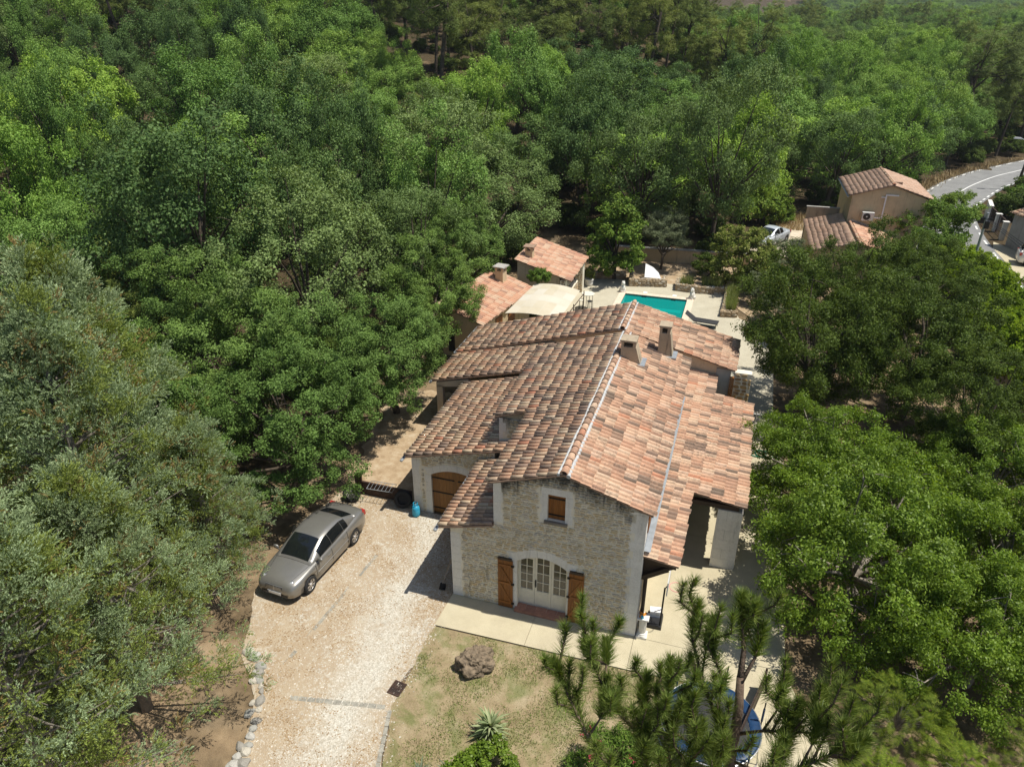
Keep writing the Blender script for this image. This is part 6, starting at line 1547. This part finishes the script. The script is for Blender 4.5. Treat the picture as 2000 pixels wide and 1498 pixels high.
CY = [make_cypress(61, 10.6, 3.9, 235, 20), make_cypress(62, 9.4, 3.7, 225, 20)]
for i, (k, x, y, s, rz_, lab) in enumerate(((0, -9.4, -4.6, 1.06, .3, 'large blue green cypress filling the left side, tallest of its row'), (1, -6.7, -6.9, .86, 1.9, 'blue green cypress over the border stones, nearest the gravel drive'),
        (1, -12.8, -1.2, 1.18, 3.3, 'blue green cypress at the left edge, in front of the green oaks'), (0, -6.0, -10.2, .95, 4.1, 'blue green cypress at the bottom left corner'), (1, -8.0, -1.9, .68, 5.2, 'small blue green cypress beside the bonnet of the silver sedan'), (0, -9.4, -10.0, .95, .9, 'blue green cypress at the lower left edge with bare grey branches'))):
    t = thing('cypress_tree', lab, 'tree', (x, y, 0), rz_, None, s); link('trunk', CY[k][0], t); link('crown', CY[k][1], t)
dead = thing('bare_branches', 'tangle of bare grey branches poking out of the blue green cypress', 'branches', (-6.6, -8.0, 2.2)); rd = random.Random(3); mb = MB()
for i in range(16):
    p = Vector((rd.uniform(-1.8, .6), rd.uniform(-1.6, 1.6), rd.uniform(1.2, 3.4))); a = rd.uniform(-.6, 2.0); q = p+Vector((math.cos(a), math.sin(a)*.6, rd.uniform(-.1, .4)))*rd.uniform(.8, 1.8)
    mb.tube([p, p.lerp(q, .5)+Vector((0, 0, rd.uniform(-.1, .15))), q], [.03, .02, .006], 5, cap=False)
    for _ in range(4):
        s_ = p.lerp(q, rd.uniform(.3, .95)); mb.tube([s_, s_+Vector((rd.uniform(-.5, .5), rd.uniform(-.5, .5), rd.uniform(-.1, .4)))], [.01, .004], 4, cap=False)
mb.build('twigs', M['pale_bark'], dead)
# olive conifer at the far left
make_kind('heath', 'conifer_shrub', 63, 4, .12, 1.6, 1.6, 2.9, 3.0, 60, .55, 14000, .26, .03, 'cypress_olive', 'bark', n=8, fork=.5, low=-.9, up=.9)
plant('heath', -25.5, 15.0, 'olive green conifer at the left edge below the oaks', s=1.15); plant('heath', -23.0, 10.5, 'olive green conifer at the left edge above the blue cypress', s=.9)

# ---- foreground pine, close below the camera
PB = {'trunk': [(8.01, -14.05, 13.78), (8.01, -13.98, 13.96), (8.01, -13.9, 14.15), (7.99, -13.84, 14.34)], 'leader': [(7.99, -13.84, 14.34), (7.99, -13.73, 14.45), (7.95, -13.69, 14.63), (7.93, -13.64, 14.76)],
 'r1': [(8.0, -13.86, 14.32), (8.06, -13.75, 14.43), (8.08, -13.67, 14.59)], 'r2': [(8.03, -13.96, 13.98), (8.16, -13.99, 14.1), (8.29, -14.04, 14.21), (8.33, -13.95, 14.29)],
 'l1': [(8.02, -13.98, 13.96), (7.89, -13.97, 14.09), (7.77, -13.89, 14.28), (7.67, -13.78, 14.52), (7.68, -13.73, 14.71)], 'l1b': [(7.89, -13.97, 14.09), (7.89, -13.87, 14.3), (7.81, -13.82, 14.48), (7.78, -13.8, 14.64)],
 'l2': [(7.37, -14.46, 13.96), (7.17, -14.39, 14.15), (7.05, -14.29, 14.25), (6.95, -14.19, 14.34), (6.91, -14.18, 14.42)], 'l3': [(7.67, -14.26, 13.85), (7.49, -14.22, 14.01), (7.33, -14.18, 14.17), (7.2, -14.13, 14.29), (7.11, -14.07, 14.42), (7.07, -14.05, 14.51)],
 'l3b': [(7.2, -14.13, 14.29), (7.2, -14.07, 14.41), (7.18, -14.0, 14.48)], 'm1': [(7.66, -14.24, 13.87), (7.61, -14.12, 14.08), (7.58, -14.03, 14.28), (7.57, -13.96, 14.42)], 'rb': [(8.18, -14.39, 14.17), (8.33, -14.31, 14.26), (8.47, -14.24, 14.34), (8.61, -14.14, 14.46)]}
PB.update({'r3': [(8.29, -14.04, 14.21), (8.40, -14.02, 14.30), (8.44, -13.93, 14.44)], 'r4': [(8.16, -13.99, 14.1), (8.22, -13.92, 14.22), (8.24, -13.83, 14.36)], 'r5': [(8.33, -14.31, 14.26), (8.38, -14.22, 14.36), (8.40, -14.12, 14.48)],
 'r6': [(8.03, -14.1, 13.9), (8.16, -14.2, 14.0), (8.26, -14.16, 14.14), (8.29, -14.07, 14.26)], 'm2': [(7.72, -14.3, 13.85), (7.78, -14.22, 14.0), (7.80, -14.12, 14.15)], 'm3': [(7.60, -14.4, 13.86), (7.52, -14.36, 14.0), (7.50, -14.28, 14.12)], 'm4': [(7.88, -14.32, 13.84), (7.90, -14.26, 13.98), (7.90, -14.18, 14.1)],
 'l4': [(7.17, -14.39, 14.15), (7.22, -14.32, 14.24), (7.24, -14.24, 14.34)], 'l5': [(7.33, -14.18, 14.17), (7.42, -14.12, 14.24), (7.44, -14.04, 14.33)], 'm5': [(7.77, -14.22, 13.87), (7.75, -14.12, 14.07), (7.70, -14.0, 14.27)], 'm6': [(7.95, -14.17, 13.85), (7.94, -14.09, 13.98), (7.90, -14.01, 14.13)], 'm7': [(7.52, -14.32, 13.92), (7.51, -14.21, 14.09), (7.46, -14.13, 14.23)], 'r7': [(8.47, -14.24, 14.34), (8.52, -14.28, 14.42), (8.60, -14.24, 14.5)]})
K = 1.3; far_ = lambda p: CAM+(Vector(p)-CAM)*K
PB = {k: [far_(p) for p in v] for k, v in PB.items()}
b0 = PB['trunk'][0]; base = Vector((b0.x+.15, b0.y-.5, 0))
pn = thing('pine_tree', 'tall pine with upright bottle brush shoots in the foreground, right of the lawn', 'tree', base); loc = lambda p: p-base
tk = MB(); tk.tube([loc(base), loc(base)+Vector((0, .1, 5)), loc(b0)-Vector((.02, .25, 2.5))]+[loc(p) for p in PB['trunk']], [.14, .11, .07, .046, .042, .037, .031], 9); tk.build('trunk', M['pine_bark'], pn, smooth=True)
NV = []; rp = np.random.default_rng(8)
def needles(p, q, n, ln, spread=.75):
    p = np.array(p); q = np.array(q); ax_ = q-p; L = np.linalg.norm(ax_); ax_ = ax_/L; u = rp.random(n)**.85
    r = unit(rp.normal(size=(n, 3))); r = unit(r-ax_*(r@ax_)[:, None]); ang = (.35+spread*(1-u*.55))*rp.uniform(.75, 1.15, n)
    d = ax_*np.cos(ang)[:, None]+r*np.sin(ang)[:, None]; s = p+ax_*(u*L)[:, None]; l_ = ln*rp.uniform(.7, 1.1, n)*(.62+.38*np.minimum(1, (1-u)*4))
    w_ = unit(np.cross(d, rp.normal(size=(n, 3))))*.0032; e = s+d*l_[:, None]; e[:, 2] -= .012*rp.random(n)
    NV.append(np.stack([s-w_, s+w_, e], 1).reshape(-1, 3))
BR = {'leader': .028, 'r1': .019, 'r2': .016, 'l1': .022, 'l1b': .014, 'l2': .026, 'l3': .025, 'l3b': .013, 'm1': .016, 'rb': .018, 'r3': .012, 'r4': .012, 'r5': .012, 'r6': .015, 'm2': .013, 'm3': .013, 'm4': .013, 'l4': .012, 'l5': .012, 'r7': .012, 'm5': .013, 'm6': .012, 'm7': .013}
rdp = random.Random(12)
for nm, r_ in BR.items():
    pts = PB[nm]; br = MB()
    if nm in ('l2', 'l3', 'm1', 'rb', 'm2', 'm3', 'm4', 'm5', 'm6', 'm7'):
        a = Vector((base.x, base.y+.3, pts[0].z-1.6)); pts = [a, a.lerp(pts[0], .6)-Vector((0, 0, .25))]+pts
    br.tube([loc(p) for p in pts], [r_*(1-.75*i/(len(pts)-1)) for i in range(len(pts))], 7)
    n0 = len(pts); tip = pts[-1]; pre = pts[-2]; dr = (tip-pre).normalized()
    needles(loc(pre.lerp(tip, .0)), loc(tip+dr*.06), 480, .13, .55)
    s0 = 2 if nm in ('l2', 'l3', 'm1', 'rb', 'm2', 'm3', 'm4', 'm5', 'm6', 'm7') else 1
    for i in range(s0, n0-1):
        seg = pts[i+1]-pts[i]; needles(loc(pts[i]), loc(pts[i+1]), 250, .14, .85)
        for _ in range(2):
            q = pts[i].lerp(pts[i+1], rdp.random()); sd = Vector((rdp.uniform(-1, 1), rdp.uniform(-1, 1), rdp.uniform(.2, .9))).normalized(); e = q+(seg.normalized()*.5+sd).normalized()*rdp.uniform(.14, .30); up_ = e+Vector((rdp.uniform(-.03, .03), rdp.uniform(-.03, .03), rdp.uniform(.10, .22)))
            br.tube([loc(q), loc(e), loc(up_)], [.011, .008, .004], 5); needles(loc(q.lerp(e, .35)), loc(e), 90, .125, .8); needles(loc(e), loc(up_), 160, .12, .55)
    br.build('branch', M['pine_bark'], pn, smooth=True)
V = np.concatenate(NV); link('needles', npmesh('needles', V, np.arange(len(V)).reshape(-1, 3)), pn, M['needles'])

# ---- shrubs and rosettes by the lawn
def rosette(name, label, cat, x, y, n, ln, wd, mt, zc=.0, parts=True):
    t = thing(name, label, cat, (x, y, 0)); rd = random.Random(int(x*100)); mes = []
    for k in range(4):
        mb = MB(); L = ln*(.8+.13*k); segs = 5; vs = []
        for i in range(segs+1):
            u = i/segs; w_ = wd*(1-u)**.7*(.55+.9*min(1, u*3)); xx = L*u*(.95-.12*u*k/3); zz = L*.5*u-L*(.22+.14*k)*u*u
            vs += [(xx, -w_, zz+.012), (xx, 0, zz), (xx, w_, zz+.012)]
        mb.add(vs, [(3*i+j, 3*i+j+1, 3*i+j+4, 3*i+j+3) for i in range(segs) for j in (0, 1)]); me = mb.mesh('leaf', True); me.materials.append(mt); mes.append(me)
    for i in range(n):
        u = i/n; el = R(75)*(1-u)-R(10)
        link('leaf', mes[rd.randrange(4)], t, None, Matrix.Translation((0, 0, .08+zc*(1-u))) @ Matrix.Rotation(i*2.39996+rd.uniform(-.15, .15), 4, 'Z') @ Matrix.Rotation(-el*.8, 4, 'Y') @ Matrix.Scale(rd.uniform(.75, 1.1), 4))
    MB().lathe([(.07, 0), (.09, .1), (.06, .12+zc)], 8).build('stem', M['bark'], t); return t
rosette('yucca_plant', 'pale green yucca rosette with arching blades on the lawn', 'plant', 3.0, -4.75, 95, .66, .036, M['yucca'], .30)
rosette('agave_plant', 'grey spiky rosette half hidden by the bright green bush', 'plant', 1.7, -6.55, 60, .50, .022, M['agave'], .12)
rosette('agave_plant', 'small grey spiky rosette at the bottom edge, left of the bright bush', 'plant', 2.35, -6.25, 50, .45, .02, M['agave'], .1)
make_kind('brightbush', 'bush', 71, 1.0, .04, 1.05, .95, .62, .55, 60, .30, 15000, .085, .055, 'mulberry', 'bark', n=10, fork=.3, low=-.6)
plant('brightbush', 3.3, -6.35, 'bright green leafy bush at the bottom edge below the yucca', 'shrub', s=1.05)
plant('brightbush', 4.3, -6.5, 'lower bright green bush at the bottom edge beside the oleander', 'shrub', s=.8)
make_kind('oleander', 'oleander', 72, 1.0, .04, .95, .9, .75, .75, 46, .32, 9000, .13, .024, 'shrub', 'bark', n=10, fork=.25, low=-.6)
fl_seed = np.random.default_rng(4)
for i, (x, y, s, lab) in enumerate(((6.3, -5.0, 1.0, 'oleander bush with pink flowers behind the pine shoots'), (7.35, -5.3, .95, 'oleander bush with pink flowers next to the trampoline'))):
    t = plant('oleander', x, y, lab, 'shrub', s=s)
    for j in range(6):
        c = unit(fl_seed.normal(size=(1, 3)))[0]*np.array([.8, .8, .6])+np.array([0, 0, .85]); c[2] = abs(c[2])+.15
        V, F = leaf_geo(c+fl_seed.normal(size=(26, 3))*.045, fl_seed.normal(size=(26, 3)), .05, .045, fl_seed); link('flower', npmesh('flower', V, F), t, M['pink_flower'])
# feathery yellow green shrubs at the lower right
def feather(seed, n, rad, h):
    r = np.random.default_rng(seed); Vs = []; mb = MB()
    for i in range(n):
        a = r.uniform(0, 6.283); u = r.random()**.6; e = np.array([math.cos(a)*rad*u, math.sin(a)*rad*u, h*(1-.45*u*u)*r.uniform(.55, 1.05)]); dv = np.array([math.cos(a), math.sin(a), .15])+r.normal(size=3)*.45; dv /= np.linalg.norm(dv); L = r.uniform(.35, .62)
        if i % 9 == 0: mb.tube([(0, 0, 0), tuple(e*.5+np.array([0, 0, .15])), tuple(e)], [.022, .014, .004], 4, cap=False)
        m_ = 22; uu = np.linspace(.05, 1, m_); sgn = np.where(np.arange(m_) % 2, 1, -1); sd = np.cross(dv, np.array([0, 0, 1.])+r.normal(size=3)*.3); sd /= np.linalg.norm(sd)
        b = e+dv*(uu*L)[:, None]+np.array([0, 0, -.10])*(uu**2)[:, None]; ln = .13*np.sin(np.clip(uu*2.6+.35, 0, math.pi))+.02
        tip = b+sd*(sgn*ln)[:, None]+dv*(ln*.5)[:, None]-np.array([0, 0, .3])*(ln*.3)[:, None]; w_ = dv*.014
        Vs.append(np.stack([b-w_, b+w_, tip], 1).reshape(-1, 3))
    V = np.concatenate(Vs); me = npmesh('crown', V, np.arange(len(V)).reshape(-1, 3)); me.materials.append(M['fern']); tm = mb.mesh('trunk'); tm.materials.append(M['pale_bark']); return tm, me
FE = [feather(81, 300, 1.35, 1.8), feather(82, 280, 1.2, 1.6)]
for i, (k, x, y, s, lab) in enumerate(((0, 13.5, -1.6, .80, 'feathery yellow green shrub below the bright cherry tree, tallest of its clump'), (1, 12.7, -3.7, .62, 'feathery yellow green shrub beside the pale path'), (1, 14.7, -3.0, .72, 'feathery yellow green shrub at the lower right with bare twigs beside it'), (0, 16.6, -1.9, .72, 'feathery yellow green shrub at the right edge under the cherry tree'))):
    t = thing('feathery_shrub', lab, 'shrub', (x, y, .5), i*1.4, None, s); link('stems', FE[k][0], t); link('foliage', FE[k][1], t)
dt = thing('bare_shrub', 'leafless pale twiggy shrub in the bottom right corner', 'shrub', (15.0, -4.6, 0)); mb = MB(); rd = random.Random(9)
for i in range(26):
    a = rd.uniform(0, 6.28); p = Vector((0, 0, 0)); d_ = Vector((math.cos(a)*.7, math.sin(a)*.7, 1)).normalized(); L = rd.uniform(1.2, 2.4); m_ = p+d_*L*.5; q = p+d_*L+Vector((math.cos(a)*.4, math.sin(a)*.4, -.1)); mb.tube([p, m_, q], [.022, .014, .004], 4, cap=False)
    for _ in range(6):
        s_ = m_.lerp(q, rd.random()); mb.tube([s_, s_+Vector((rd.uniform(-.5, .5), rd.uniform(-.5, .5), rd.uniform(-.05, .5)))], [.008, .003], 4, cap=False)
mb.build('twigs', M['pale_bark'], dt)
# climbing plant on the awning corner, little bush in the pot
plant('bush0', -4.0, 24.6, 'bright climber on the corner of the awning and pool house roof', 'plant', s=.7, z=2.2)
plant('photinia', -2.15, 31.35, 'small yellowish bush growing in the pale stone pot', 'plant', s=.26, z=.45)
# ------------------------------------------------------------------ summer haze: one box of even air round everything
zs = [v.co.z for v in D.objects['ground'].data.vertices]
g = NG('haze_air'); vol = g.n('ShaderNodeVolumePrincipled'); vol.inputs['Color'].default_value = (.86, .92, 1, 1); vol.inputs['Density'].default_value = .00016; vol.inputs['Anisotropy'].default_value = .2
g.L(vol.outputs[0], g.out.inputs['Volume'])
hz = MB().bb(-2600, 3400, -1200, 3800, min(zs)-1.5, max(max(zs)+30, 40)).build('haze', g.m, None, kind='stuff'); tag(hz, 'thin summer haze over the valley', 'haze')
